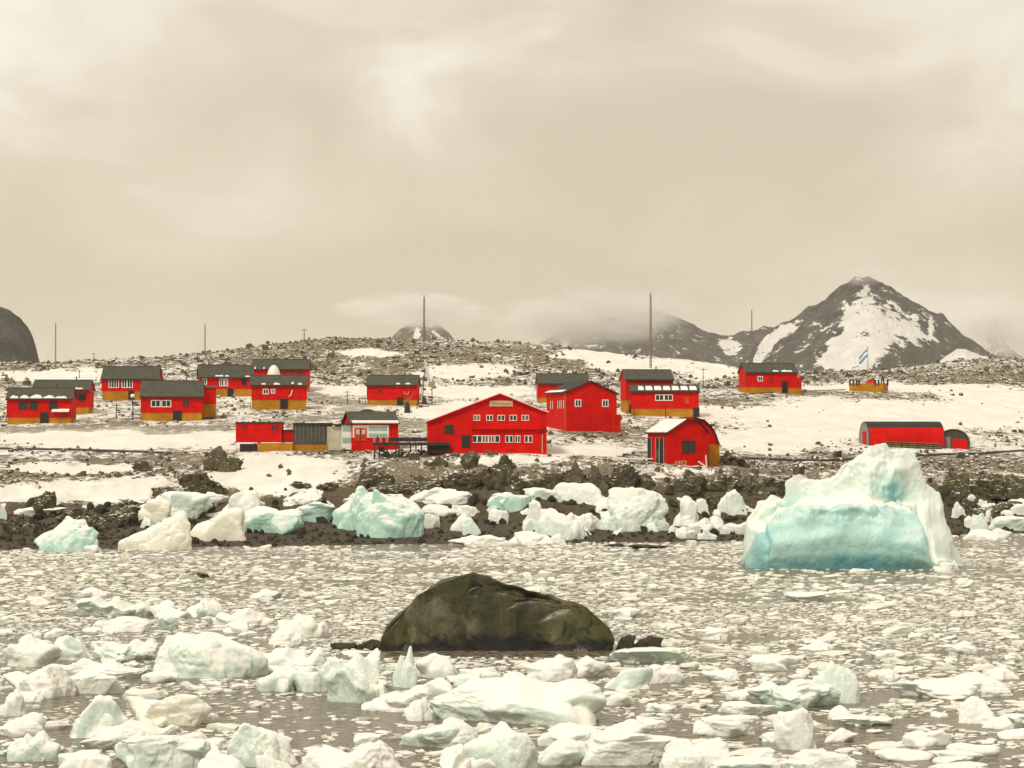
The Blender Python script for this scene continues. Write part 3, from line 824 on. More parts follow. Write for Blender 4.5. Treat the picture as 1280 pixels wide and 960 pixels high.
MB().bar((s1.lx(324), 1, s1.lz(528)), (s1.lx(324), 1, s1.lz(523)), .05).bar((s1.lx(322), 1, s1.lz(524)), (s1.lx(326), 1, s1.lz(524)), .05).build('aerial', 'dark_metal', s1.o)

s2 = House('shed', 'dark grey clad container shed with snow at its foot', 'shed', 366.5, 415, 553, 0.5, 4.5, hit(390, 563))
MB().box(-s2.L / 2, s2.L / 2, .4, 4.5, s2.lz(560), s2.lz(531)).build('wall', 'grey_cladding', s2.o)
MB().box(-s2.L / 2 - .1, s2.L / 2 + .1, .2, 4.7, s2.lz(531), s2.lz(528.5)).build('roof', 'black_roof', s2.o)
MB().box(-s2.L / 2 - .05, s2.L / 2 + 0.1, -.1, .7, s2.lz(572), s2.lz(556)).build('foundation', 'ochre_paint', s2.o)
for i in range(9):
    MB().box(-s2.L / 2 + .3 + i * .55, -s2.L / 2 + .36 + i * .55, .34, .42, s2.lz(553), s2.lz(531.5)).build('rib', 'grey_metal', s2.o)

s3 = House('workshop', 'cream and green striped workshop with an orange door and red end', 'workshop', 440, 498, 553, -11, 5.5, s2.D - .6)
zw, ze = s3.lz(553), s3.lz(529)
MB().prism_x([(0, zw - 1.2), (5.5, zw - 1.2), (5.5, ze), (2.75, s3.up(516, 2.75)), (0, ze)], -s3.L / 2, s3.L / 2).build('wall', 'red_paint', s3.o)
zr3 = s3.up(516, 2.75)
MB().prism_x([(-.3, ze - .1), (2.75, zr3 + .05), (5.8, ze - .1), (5.8, ze + .05), (2.75, zr3 + .2), (-.3, ze + .05)], -s3.L / 2 - .3, s3.L / 2 + .2).build('roof', 'roof_felt', s3.o)
MB().prism_x([(-.42, ze + .0), (.3, ze + .3), (.3, ze + .4), (-.42, ze + .16)], -s3.L / 2, s3.L / 2).build('snow_edge', 'roof_snow', s3.o)
s3.fbox('panel', 'white_paint', 441, 531.5, 486, 547, .03, .02)
s3.fbox('panel', 'teal_paint', 461, 533, 484, 538.5, .06, .0)
s3.fbox('panel', 'teal_paint', 461, 542, 484, 546, .06, .0)
dd = s3.fbox('door', 'orange_paint', 443, 535, 458.5, 551, .08, .0)
for a, b in ((445, 449.5), (452, 456.5)):
    s3.fbox('pane', 'cream_paint', a, 537, b, 543, .10, -.03, dd)
s3.fbox('door_frame', 'dark_wood', 450.4, 535, 451.4, 551, .10, -.02, dd)
# striped wing on its end
MB().box(s3.lx(428), s3.lx(440), .3, 4.8, s3.lz(562), s3.lz(531)).build('wing', 'white_paint', s3.o)
s3b = s3.o
for a, b in ((532, 538.5), (547, 553)):
    MB().box(s3.lx(429), s3.lx(439.5), .22, .3, s3.lz(b), s3.lz(a)).build('stripe', 'teal_paint', s3b)
MB().box(s3.lx(415), s3.lx(427.8), .6, 4.6, s3.lz(563), s3.lz(533)).build('wing', 'cream_paint', s3b)
MB().box(s3.lx(414), s3.lx(440), .1, 5.0, s3.lz(531), s3.lz(530)).build('wing_roof', 'black_roof', s3b)
# dark barrel roof behind the workshop
q = House('arched_shelter', 'low dark arched shelter roof behind the striped workshop', 'shelter', 446, 473, 520, 0, 4.0)
pts = [(q.L / 2 * math.cos(t), (q.lz(511.5)) * math.sin(t)) for t in np.linspace(0, math.pi, 14)]
MB().prism_y([(q.L / 2, -1)] + pts + [(-q.L / 2, -1)], 0, 4).build('roof', 'black_roof', q.o)
MB().prism_y([(x * .9, z * .88) for x, z in pts], -.05, .1).build('end_wall', 'dark_metal', q.o)

# main lodge, gable to the sea
lo = House('lodge', 'large red two storey lodge with a name board under its gable', 'lodge', 534, 683, 566, 0, 11.0)
X, Zf = lo.lx, lo.lz
out = [(X(534), Zf(574)), (X(683), Zf(574)), (X(683), Zf(516)), (X(677), Zf(514.5)), (X(625), Zf(493.5)), (X(590), Zf(507)), (X(534), Zf(528.5))]
MB().prism_y(out, 0, 11).build('wall', 'red_paint', lo.o)
def roof_strip(h, pts, y0, y1, th, name, mat, parent, lift=0.02):
    q = MB()
    for (a, b), (c, d) in zip(pts[:-1], pts[1:]):
        q.prism_y([(a, b + lift), (c, d + lift), (c, d + lift + th), (a, b + lift + th)], y0, y1)
    return q.build(name, mat, parent)
rl = [(X(532), Zf(529.3)), (X(590), Zf(507)), (X(625), Zf(493.5))]
rr = [(X(625), Zf(493.5)), (X(677), Zf(514.5)), (X(686), Zf(517))]
r = roof_strip(lo, rl + rr[1:], -.45, 11.3, .16, 'roof', 'red_paint', lo.o)
roof_strip(lo, rl, -.38, 11, .10, 'snow_cover', 'roof_snow', r, .185)
roof_strip(lo, rr, -.38, 11, .10, 'snow_cover', 'roof_snow', r, .185)
for a, b in ((592, 600), (608, 616), (622, 631), (637, 646), (652, 661)):
    lo.window(a + .6, 519.4, b - .6, 525.2, 'curtain' if a in (592, 652) else 'thin', 1)
for a, b, kd in ((591, 596, 'white'), (597, 602, 'white'), (603, 610, 'curtain'), (611, 617.5, 'curtain'), (619, 624.5, 'white'), (632, 636, 'white'), (637, 641, 'white'), (644, 650, 'white'), (656, 660, 'white'), (661, 665, 'white')):
    lo.window(a + .3, 545, b - .3, 552.6, kd if kd == 'curtain' else 'thin', 0 if b - a < 5.6 else 1)
lo.fbox('ledge', 'red_paint', 590, 534.5, 682, 536.5, .5, .02)
lo.fbox('corner_post', 'red_paint', 588.5, 509, 591, 566, .14, .02)
lo.fbox('corner_post', 'red_paint', 680.5, 516, 683.4, 566, .14, .02)
lo.window(557, 532, 566, 541, 'dark', 0)
lo.fbox('plinth', 'red_paint', 536, 560.5, 683, 569, .12, .02)
lo.door(578, 545, 587, 561)
sg = lo.fbox('name_board', 'sign_board', 612, 501, 641, 508, .12, .01)
lt = MB(); rng = random.Random(4)      # the board's lettering cannot be read in the photograph: dark strokes of its rhythm only
xx = 614.5
while xx < 638:
    hh = rng.choice((2.6, 3.2, 2.6, 3.6)) if xx > 621 else 4.0
    wv = rng.uniform(.7, 1.3)
    lt.box(X(xx), X(xx + wv * .5), -.15, -.125, Zf(506.6), Zf(506.6 - hh))
    if rng.random() < .6:
        lt.box(X(xx + wv * .5), X(xx + wv * 1.3), -.15, -.125, Zf(506.6 - hh * .9), Zf(506.6 - hh * .9 - .5) if rng.random() < .5 else Zf(506.6 - hh * .9 + .01) + .06)
    xx += wv + .75
lt.build('lettering', 'dark_wood', sg)
lo.fbox('drain_pipe', 'sign_board', 677.5, 543, 678.4, 566, .16, -.04)

# tall barn
ba = House('barn', 'tall red gabled barn with two small white framed windows', 'barn', 708, 771, 540, -26, 9.5)
X, Zf = ba.lx, ba.lz
MB().prism_y([(X(708), -1.5), (X(771), -1.5), (X(771), Zf(492)), (X(738), Zf(477)), (X(708), Zf(490))], 0, 9.5).build('wall', 'red_paint', ba.o)
r = roof_strip(ba, [(X(705), Zf(491.5)), (X(738), Zf(477)), (X(774), Zf(493.4))], -.35, 9.8, .16, 'roof', 'dark_wood', ba.o)
roof_strip(ba, [(X(705.5), Zf(491.3)), (X(711), Zf(488.9))], 1.0, 9.4, .06, 'snow_cover', 'roof_snow', r, .185)
ba.window(719.5, 500.5, 725.5, 507.5); ba.window(753.5, 500.5, 759.5, 507.5)
MB().box(X(764), X(774), -.7, 1.2, Zf(541), Zf(518)).build('porch', 'red_paint', ba.o)
ba.fbox('drain_pipe', 'orange_paint', 764.4, 517, 765.4, 540, .82, -.72)
side = MB()
for y in (1.2, 3.0, 6.6):
    w_ = MB().box(X(708) - .04, X(708) + .05, y, y + .8, Zf(510), Zf(501)).build('window', 'window_glass', ba.o)
    MB().box(X(708) - .08, X(708) - .0, y - .12, y, Zf(510.5), Zf(500.5)).box(X(708) - .08, X(708), y + .8, y + .92, Zf(510.5), Zf(500.5)).build('frame', 'white_paint', w_)
MB().box(X(708) - .06, X(708) + .02, .05, .7, -1, Zf(491)).build('corner_board', 'orange_paint', ba.o)

# boathouse with barrel-roofed wing and the year on its front
bo = House('boathouse', 'small red boathouse dated 1952 with a snowy gambrel roof', 'boathouse', 834, 885, 585, -26, 5.6)
X, Zf = bo.lx, bo.lz
MB().prism_y([(X(834), -1.5), (X(885), -1.5), (X(885), Zf(541)), (X(872), Zf(526)), (X(858), Zf(525.5)), (X(835), Zf(541))], 0, 5.6).build('wall', 'red_paint', bo.o)
r = roof_strip(bo, [(X(832.5), Zf(542.5)), (X(858), Zf(525.5)), (X(872), Zf(526)), (X(885.4), Zf(541.4))], -.3, 6.0, .14, 'roof', 'black_roof', bo.o)
roof_strip(bo, [(X(833.2), Zf(542)), (X(857), Zf(526))], -.2, 5.8, .10, 'snow_cover', 'roof_snow', r, .165)
bo.window(853.5, 552, 867.5, 565, 'dark', 1)
sx = 11
pts = [(X(866 + sx), Zf(522.5)), (X(878 + sx), Zf(526)), (X(887 + sx), Zf(534)), (X(893 + sx), Zf(545)), (X(897 + sx), Zf(557))]
back = 2.0
MB().prism_y([(X(866 + sx), -.5), (X(897 + sx), -.5)] + pts[::-1], back, back + 4.0).build('wing_wall', 'red_paint', bo.o)
MB().box(X(884 + sx), X(897.6 + sx), back - .06, back + 3.9, -.6, Zf(556)).build('wing_base', 'ochre_paint', bo.o)
roof_strip(bo, pts, back - .3, back + 4.2, .12, 'wing_roof', 'black_roof', bo.o)
for y0, y1, mt in ((.9, 1.9, 'dark_opening'), (2.1, 2.9, 'window_glass'), (4.3, 5.2, 'dark_opening')):
    MB().box(X(834) - .05, X(834) + .05, y0, y1, Zf(580), Zf(548)).build('opening', mt, bo.o)
    MB().box(X(834) - .1, X(834) - .0, y0 - .12, y0, Zf(581), Zf(547)).box(X(834) - .1, X(834), y1, y1 + .12, Zf(581), Zf(547)).build('post', 'pale_wood', bo.o)
cu = bpy.data.curves.new('year', 'FONT'); cu.body = '1952'; cu.size = .95; cu.extrude = .02; cu.align_x = 'CENTER'
tmp = bpy.data.objects.new('year', cu); col.objects.link(tmp)
bpy.context.view_layer.update()
ym = bpy.data.meshes.new_from_object(tmp.evaluated_get(bpy.context.evaluated_depsgraph_get()))
bpy.data.objects.remove(tmp)
yo_ = link('year_numerals', ym, 'sign_board', bo.o, (X(850.5), -.05, Zf(582)), 0)
yo_.rotation_euler = (math.radians(90), 0, 0)
MB().bar((X(871.5), -.3, Zf(577)), (X(882), -.3, Zf(584.5)), .11).build('leaning_plank', 'white_paint', bo.o)
MB().bar((X(881.5), -.12, Zf(569)), (X(882.5), -.12, Zf(583)), .09).build('down_pipe', 'white_paint', bo.o)

# quonset stores beside the berg
def quonset(label, x0, x1, yb, yt, side, depth, red_hi, endm, group=None):
    h = House('quonset_hut', label, 'quonset hut', x0, x1, yb, side, depth, None, 'half barrel stores on the snow field')
    H = h.lz(yt)
    th = np.linspace(0, math.pi, 25)
    arc = [(depth / 2 - depth / 2 * math.cos(t), H * math.sin(t) ** .8) for t in th]
    def seg(i0, i1, off, name, mat):
        q = MB()
        for (a, b), (c, d) in zip(arc[i0:i1], arc[i0 + 1:i1 + 1]):
            k0 = 1 - off; k1 = 1 + off
            q.prism_x([(a, b), (c, d), (depth / 2 + (c - depth / 2) * k1, d * k1), (depth / 2 + (a - depth / 2) * k1, b * k1)], -h.L / 2, h.L / 2)
        return q.build(name, mat, h.o)
    seg(0, red_hi, .02, 'front_panel', 'red_paint')
    seg(red_hi, 24, .025, 'roof', 'black_roof')
    for sx in (-1, 1):
        x = sx * h.L / 2
        e_ = MB().prism_x([(depth / 2 + (a - depth / 2) * .985, b * .985) for a, b in arc] + [(depth * .99, -1.0), (depth * .01, -1.0)], x - .06, x + .06).build('end_wall', endm if sx < 0 else 'red_paint', h.o)
        rim = MB()
        for (a, b), (c, d) in zip(arc[:-1], arc[1:]):
            rim.bar((x, a, b), (x, c, d), .1, .1, 5)
        rim.build('end_rim', 'black_roof', h.o)
        if sx < 0:
            MB().box(x - .12, x - .05, depth * .3, depth * .62, -.5, H * .62).build('door', 'red_paint', e_)
    MB().box(-h.L / 2, h.L / 2, .06, depth - .06, -1.2, .02).build('footing', 'dark_metal', h.o)
    return h
q1 = quonset('long red half barrel store with a black roof strip', 1088, 1180, 559, 527.5, -14, 5.6, 6, 'grey_metal')
q2 = House('quonset_hut', 'short dark half barrel store butted against the long red one', 'quonset hut', 1172, 1210, 557, 2, 6.0, q1.D + 1.5, 'half barrel stores on the snow field')
pa = [(q2.L / 2 * math.cos(t), q2.lz(537) * math.sin(t) ** .85) for t in np.linspace(0, math.pi, 22)]
MB().prism_y([(q2.L / 2, -1.2)] + pa + [(-q2.L / 2, -1.2)], 0, 6).build('end_wall', 'dark_metal', q2.o)
for (a, b), (c, d) in [((pa[u], pa[u + 1])) for u in range(21)]:
    MB().prism_y([(a, b), (a * 1.04, b * 1.04), (c * 1.04, d * 1.04), (c, d)], -.2, 6.1).build('roof_sheet', 'black_roof', q2.o)
MB().box(q2.lx(1190), q2.lx(1208), -.05, .02, -1, q2.lz(548.5)).build('red_panel', 'red_paint', q2.o)
MB().box(q2.lx(1181), q2.lx(1188), -.06, .02, -1, q2.lz(546)).build('door', 'grey_metal', q2.o)
# low weathered crates in front of the long store
for i in range(7):
    x = 1111 + i * 10
    Dq = q1.D - 1.6 - .3 * (i % 2)
    c_ = empty('crate', (float(ray_x(x, Dq)), Dq, gz(ray_x(x, Dq), Dq) - .15), random.Random(i).uniform(-.12, .12))
    tag(c_, 'low weathered wooden crate in the row before the long barrel store', 'crate', 'crates before the barrel store')
    MB().box(-.62, .62, -.5, .5, 0, .95).build('body', 'drift_wood', c_)
    for z in (.2, .55, .85):
        MB().box(-.66, .66, -.54, -.5, z - .07, z + .07).build('slat', 'dark_wood', c_)
    MB().box(-.66, .66, -.54, .54, .95, 1.02).build('lid', 'drift_wood', c_)

# monument with flagpole
mo = House('flag_monument', 'ochre walled monument terrace around the flagpole', 'monument', 1062, 1104, 489, 6, 4.5)
X, Zf = mo.lx, mo.lz
MB().box(-mo.L / 2, mo.L / 2, 0, 4.5, -1, Zf(479)).build('terrace', 'ochre_paint', mo.o)
for xq in (1062.6, 1067, 1071, 1074, 1109, 1094, 1098):
    MB().box(X(xq) - .16, X(xq) + .16, -.05, .28, Zf(482), Zf(475)).build('post', 'dark_wood', mo.o)
MB().box(X(1081), X(1090), 1.2, 2.6, Zf(481), Zf(476)).build('plinth', 'orange_paint', mo.o)
MB().box(X(1083), X(1088), 1.5, 2.3, Zf(476), Zf(474.5)).build('plaque', 'red_paint', mo.o)
MB().prism_y([(X(1100.2), Zf(480)), (X(1101.4), Zf(480)), (X(1102.6), Zf(473)), (X(1103.8), Zf(480)), (X(1105), Zf(480)), (X(1104.2), Zf(473)), (X(1102.8), Zf(469.5)), (X(1101.2), Zf(473))], .2, .6).build('shrine_arch', 'dark_wood', mo.o)
fx, fD = 1085, mo.D + 2
fp = empty('flagpole', (float(ray_x(fx, fD)), fD, float(ray_z(476, fD))))
tag(fp, 'slender flagpole with a blue and white striped flag', 'flagpole')
mm = fD / F
MB().bar((0, 0, -.3), (0, 0, (476 - 434) * mm), .09, .06, 8).build('pole', 'pale_wood', fp)
v_, f_ = ico(2)
link('finial', np_mesh('finial', v_ * .14 + np.array([0, 0, (476 - 434) * mm + .1]), f_, True), 'tan_plate', fp)
def flag_pt(u, w):      # u along the fly, w down the hoist, drooping in a light wind
    return (-u * 1.75 - .12 * math.sin(w * 3), .35 * math.sin(u * 5) * u + .1, (476 - 436) * mm - w * 1.75 - u * 1.35 - .25 * u * u + .12 * math.sin(u * 6 + w))
for i, mt in enumerate(('flag_blue', 'flag_white', 'flag_blue')):
    nu, nv = 14, 5
    V = [flag_pt(a / (nu - 1), (i + b / (nv - 1)) / 3) for b in range(nv) for a in range(nu)]
    link('flag_stripe', np_mesh('flag_stripe', np.array(V), grid_faces(nv, nu), True), mt, fp)

# landing stage on posts
dk = House('landing_stage', 'dark timber landing stage on tall thin posts', 'landing stage', 466, 562, 553, 0, 6.0, lo.D - 3.0)
X, Zf = dk.lx, dk.lz
for i in range(24):
    a = X(466 + i * 4.0)
    MB().box(a, a + X(470) - X(466) - .04, 0, 5.0, Zf(555), Zf(553.2) + .012 * (i % 3)).build('deck_plank', 'dark_wood', dk.o)
MB().box(X(466), X(562), -.1, .1, Zf(557), Zf(554.2)).build('edge_beam', 'dark_wood', dk.o)
MB().box(X(486), X(562), 3.2, 3.35, Zf(552), Zf(547)).build('side_board', 'dark_wood', dk.o)
MB().box(X(537), X(562), .4, .6, Zf(566), Zf(555)).build('skirt', 'dark_opening', dk.o)
for px_, yb_, y_ in ((468, 577, .0), (474, 577, 1.5), (480, 583, .1), (484, 584, .1), (495, 584, .0), (499, 583, .1), (513, 576, 2.0), (520, 572, .1), (527, 570, 1.8), (535, 569, .2)):
    Yp = dk.D + y_
    zg = gz(float(ray_x(px_, Yp)), Yp) - dk.zb - .4
    MB().bar((X(px_), y_, min(zg, Zf(yb_))), (X(px_), y_, Zf(555)), .12, .10).build('post', 'dark_wood', dk.o)
for px_ in (468, 472, 476, 480, 484):
    MB().box(X(px_) - .1, X(px_) + .1, -.05, .1, Zf(553), Zf(546 - (px_ % 3))).build('picket', 'pale_wood' if px_ % 8 else 'dark_wood', dk.o)
MB().bar((X(478), .2, Zf(562)), (X(478), .9, Zf(562)), .38, .38, 10).build('tyre_fender', 'dark_opening', dk.o)
MB().bar((X(468), .05, Zf(566)), (X(500), .05, Zf(570)), .07).build('brace', 'dark_wood', dk.o)

# ------------------------------------------------------------------ masts, poles, dish, stump, cables
def mast(px, yt, yb, w, label, lattice=True, D=None):
    D = D or hit(px, yb)
    X_ = float(ray_x(px, D)); z0 = gz(X_, D) - .4
    H = float(ray_z(yt, D)) - z0
    o = empty('radio_mast', (X_, D, z0)); tag(o, label, 'mast', 'radio masts on the skyline')
    r = w * D / F / 2 * .8
    if lattice:
        legs = [(r * math.cos(a), r * math.sin(a)) for a in (0.5, 0.5 + 2.094, 0.5 + 4.189)]
        for x, y in legs:
            MB().bar((x, y, 0), (x * .7, y * .7, H), r * .28, r * .22).build('leg', 'mast_metal', o)
        br = MB(); n = int(H / (r * 3.0)) + 2
        for i in range(n):
            za, zb = H * i / n, H * (i + 1) / n
            for a in range(3):
                (x1, y1), (x2, y2) = legs[a], legs[(a + 1) % 3]
                ka, kb = 1 - .3 * i / n, 1 - .3 * (i + 1) / n
                br.bar((x1 * ka, y1 * ka, za), (x2 * kb, y2 * kb, zb), r * .16, None, 4)
        br.build('bracing', 'mast_metal', o)
        MB().bar((0, 0, H), (0, 0, H + r * 2.5), r * .5, r * .4, 8).build('lamp', 'mast_metal', o)
    else:
        MB().bar((0, 0, 0), (0, 0, H), r, r * .6).build('pole', 'mast_metal', o)
        MB().bar((-r * 4, 0, H * .93), (r * 4, 0, H * .93), r * .5).build('crossarm', 'mast_metal', o)
    for a in (0.4, 2.5, 4.6):
        ex, ey = H * .42 * math.cos(a), H * .42 * math.sin(a)
        MB().bar((0, 0, H * .8), (ex, ey, gz(X_ + ex, D + ey) - z0), .012, None, 3).build('guy_wire', 'mast_metal', o)
mast(530, 372, 429, 3.2, 'tall lattice mast before the pale misty hill')
mast(813.5, 369, 459, 3.6, 'tallest lattice mast rising from the snow bank in front of the misty ridge')
mast(940, 389, 461, 2.2, 'thin lattice mast before the saddle beside the dark peak')
mast(69, 405, 462, 2.2, 'thin lattice mast nearest the brown headland cliff')
mast(256, 406, 447, 2.0, 'thin lattice mast above the hut with the stepped back annex')
mast(117, 441, 455, 1.6, 'short pole mast on the skyline above the three window hut', False)
mast(380, 411, 424, 2.2, 'stubby pole mast on the rocky hilltop', False)
mast(17, 447, 466, 1.4, 'short pole mast below the brown headland cliff', False)

def pole(px, yt, yb, label, lamp=False, arm=False):
    D = hit(px, yb); X_ = float(ray_x(px, D)); z0 = gz(X_, D) - .3
    H = float(ray_z(yt, D)) - z0
    o = empty('utility_pole', (X_, D, z0)); tag(o, label, 'pole', 'utility poles among the huts')
    MB().bar((0, 0, 0), (0, 0, H), .09, .07).build('pole', 'dark_wood', o)
    MB().box(-.2, .2, -.2, .2, 0, .4).build('foot', 'grey_metal', o)
    if lamp:
        link('lamp_head', np_mesh('lamp_head', ico(2)[0] * np.array([.42, .32, .36]) + np.array([0, 0, H]), ico(2)[1], True), 'dome_white', o)
    else:
        MB().bar((-.7, 0, H - .3), (.7, 0, H - .3), .05).build('crossarm', 'dark_wood', o)
pole(166, 495, 525, 'lamp pole with a pale round head beside the double window hut', True)
pole(145.5, 504, 523, 'bare pole below the three window hut')
pole(434, 488, 506, 'bare pole on the snow between the dome hut and the emblem hut')
pole(832, 505, 527, 'thin pole on the snow below the square patched roof hut')
pole(879, 460, 485, 'thin pole on the stony slope between two red huts')
pole(99, 462, 474, 'bare pole on the open snow near the headland')

def rail(px0, px1, yb, label):
    D = hit((px0 + px1) / 2, yb); X_ = float(ray_x((px0 + px1) / 2, D)); z0 = gz(X_, D) - .25
    w = (px1 - px0) * D / F
    o = empty('hand_rail', (X_, D, z0)); tag(o, label, 'rail', 'hand rails at hut ends')
    for s in (-1, 1): MB().bar((s * w / 2, 0, 0), (s * w / 2, 0, 1.3), .07).build('post', 'dark_wood', o)
    for z in (.7, 1.25): MB().bar((-w / 2, 0, z), (w / 2, 0, z), .05).build('bar', 'dark_wood', o)
rail(166, 176, 526, 'dark hand rail at the end of the double window hut')
rail(305, 313, 511, 'dark hand rail at the end of the dome hut')
rail(449, 457, 505, 'dark hand rail at the end of the emblem hut')
rail(0, 8, 528, 'dark hand rail at the end of the snow edged hut')
rail(784, 793, 520, 'dark hand rail under the square patched roof hut')

Dd = hit(540, 505); X_ = float(ray_x(540, Dd)); z0 = gz(X_, Dd) - .2; md = Dd / F
o = empty('dish_antenna', (X_, Dd, z0)); tag(o, 'white tapering antenna horn with a tan star plate on a thin pole', 'antenna')
MB().bar((0, 0, 0), (0, 0, 24 * md), .10, .09).build('pole', 'dark_metal', o)
st = []
for i in range(16):
    rr_ = (5.4 if i % 2 == 0 else 3.2) * md; a = i * math.pi / 8
    st.append((rr_ * math.cos(a), rr_ * .8 * math.sin(a) + 25 * md))
MB().prism_y(st, -.25, .1).build('star_plate', 'tan_plate', o)
MB().add([(-9 * md, .2, 52 * md), (-10.5 * md, .9, 45 * md), (-6 * md, .5, 44 * md), (-1 * md, .2, 31 * md), (-5 * md, .9, 29 * md), (1.5 * md, .4, 33 * md)],
         [(0, 1, 4, 3), (0, 3, 5), (0, 5, 2), (1, 0, 2), (1, 2, 5), (1, 5, 4), (3, 4, 5)]).build('horn', 'dome_white', o)
MB().bar((-12 * md, .6, 1), (-9 * md, .5, 47 * md), .08).bar((-15 * md, .6, 1), (-10 * md, .5, 40 * md), .07).build('strut', 'dark_metal', o)
MB().prism_y([(-14 * md, 0), (-5 * md, 0), (-9 * md, 11 * md), (-11 * md, 12 * md)], .3, 1.2).build('stay_base', 'drift_wood', o)

Ds = hit(509, 516); X_ = float(ray_x(509, Ds)); z0 = gz(X_, Ds) - .3; md = Ds / F
o = empty('tree_stump', (X_, Ds, z0)); tag(o, 'dark wooden stump with pale forked branches beside the emblem hut', 'stump')
v, f = ico(3)
V = v.copy(); rr_ = 1 + .25 * fbm(v * 3, 3, 3)
V = V * rr_[:, None] * np.array([.5, .45, 1.3]) + np.array([0, 0, 1.0])
V[:, 0] *= 1 + .35 * np.clip(.8 - V[:, 2], 0, 1); V[:, 1] *= 1 + .35 * np.clip(.8 - V[:, 2], 0, 1)
link('trunk', np_mesh('trunk', V, f), 'dark_wood', o)
for dx, dz in ((-.5, 1.0), (.2, 1.6), (.8, 1.2), (1.2, 2.1), (-.9, .6)):
    MB().bar((0, 0, 1.9), (dx, .1, 1.9 + dz), .12, .04).build('branch', 'drift_wood', o)

def cable(pts, r, label, name='pipe', mat='dark_metal', cat='pipe'):
    q = MB(); prev = None
    for px, py in pts:
        D = hit(px, py); X_ = float(ray_x(px, D)); p = Vector((X_, D, gz(X_, D) + r * .8))
        if prev is not None: q.bar(prev, p, r, r, 6)
        prev = p
    tag(q.build(name, mat), label, cat)
def line_pts(knots, step=9):
    xs = np.arange(knots[0][0], knots[-1][0], step)
    return [(float(x), float(np.interp(x, [a for a, b in knots], [b for a, b in knots]))) for x in xs]
cable(line_pts([(892, 573), (960, 575), (1030, 577), (1085, 574), (1150, 571), (1220, 568), (1300, 563)]), .20, 'long dark pipe laid along the foot of the snow field')
cable(line_pts([(-20, 561), (60, 563), (130, 565), (215, 567)]), .18, 'thin dark pipe running over the snow below the snow edged hut')
cable(line_pts([(886, 495), (930, 493), (965, 491), (1064, 487)]), .10, 'thin dark cable on the rise by the monument')
Dp = hit(820, 579)
o = empty('plank', (float(ray_x(805, Dp)), Dp - .5, gz(float(ray_x(805, Dp)), Dp - .5) + .3), .04)
MB().box(-3.4, 3.4, -.25, .25, 0, .16).build('board', 'white_paint', o); tag(o, 'pale snow dusted plank lying before the boathouse', 'plank')
for s in (-2.6, 0, 2.6): MB().box(s - .12, s + .12, -.2, .2, -.7, 0).build('support', 'dark_wood', o)

# ------------------------------------------------------------------ big iceberg
def loft(name, xs_px, top_px, Dw, prof_fn, npt, mat, seed, disp, label, cat, clear_fn=None, facets=(26, (.1, .5), 1.0, -2.0, .9, .018, 2.8, 2.3)):
    """lofted body: one profile per x, from the front waterline over the top to the back"""
    m = Dw / F
    nsec = 260
    px = np.linspace(xs_px[0], xs_px[-1], nsec)
    top = np.interp(px, xs_px, top_px)
    rows = []; cl = []
    for i, (x, y) in enumerate(zip(px, top)):
        P = prof_fn(x, y, m)
        n = len(P); ii = np.linspace(0, n - 1, npt)
        Pn = np.array(P)
        for _ in range(1):
            Yp = np.interp(ii, np.arange(n), Pn[:, 0]); Zp = np.interp(ii, np.arange(n), Pn[:, 1])
        ker = np.array([1, 2, 3, 2, 1]) / 9.0
        Yp[2:-2] = np.convolve(Yp, ker, 'valid'); Zp[2:-2] = np.convolve(Zp, ker, 'valid')
        rows.append(np.stack([np.full(npt, (x - 640) * m), Dw + Yp, Zp], 1))
        if clear_fn is not None: cl.append(clear_fn(x, ii / (n - 1) * (n - 1)))
    V = np.stack(rows)            # nsec, npt, 3
    dU = np.gradient(V, axis=0); dV = np.gradient(V, axis=1)
    N = np.cross(dU, dV); N /= np.linalg.norm(N, axis=2, keepdims=True) + 1e-9
    Vf = V.reshape(-1, 3); Nf = N.reshape(-1, 3)
    Vf = Vf + Nf * disp(Vf, np.repeat(px, npt))[:, None]
    rg_ = np.random.default_rng(seed)
    for _ in range(facets[0]):
        nn = rg_.normal(size=3) * np.array([.75, .3, .4]); nn[1] = -abs(nn[1]) - .75; nn /= np.linalg.norm(nn)
        ctr = Vf[rg_.integers(len(Vf))]; near = np.exp(-((Vf - ctr) ** 2).sum(1) / facets[6] ** 2)
        pr = (Vf - ctr) @ nn; dq = -rg_.uniform(*facets[1])
        ex = np.clip(pr - dq, 0, None) * facets[2] * sstep(facets[3], facets[3] + 2.5, Vf[:, 2]) * np.minimum(1, near * 2) * (1 - sstep(Dw + facets[7], Dw + facets[7] + 1.3, Vf[:, 1]))
        Vf = Vf - nn[None] * np.minimum(ex, facets[4])[:, None]
    Vf = Vf + Nf * (fbm(Vf / .7, 4, seed + 3) * facets[5])[:, None]
    Vf = Vf.reshape(nsec, npt, 3)
    for e_ in (0, -1):
        Vf[e_] = Vf[e_].mean(0) * np.array([1, 1, 0]) + np.array([0, 0, max(.1, Vf[e_][:, 2].max() * .4)])
    Vf = Vf.reshape(-1, 3)
    org = np.array([Vf[:, 0].mean(), Dw + 3, 0.0])
    me = np_mesh(name, Vf - org, grid_faces(nsec, npt), True, {'clear': np.concatenate(cl)} if cl else None)
    o = link(name, me, mat, None, org)
    tag(o, label, cat)
    return o
BX = [936, 938, 942, 950, 962, 985, 993, 1002, 1010, 1022, 1032, 1046, 1060, 1085, 1100, 1116, 1130, 1146, 1153, 1160, 1169, 1182, 1187, 1193, 1200, 1208, 1214, 1217]
BY = [690, 668, 652, 641, 631, 622, 607, 599, 597, 603, 601, 596, 588, 575, 565, 561, 563, 560, 566, 585, 602, 617, 620, 640, 664, 688, 703, 710]
LX = [936, 950, 975, 1000, 1025, 1066, 1108, 1138, 1155, 1166, 1175, 1217]
LY = [695, 668, 644, 637, 633, 630, 634, 645, 660, 690, 712, 720]
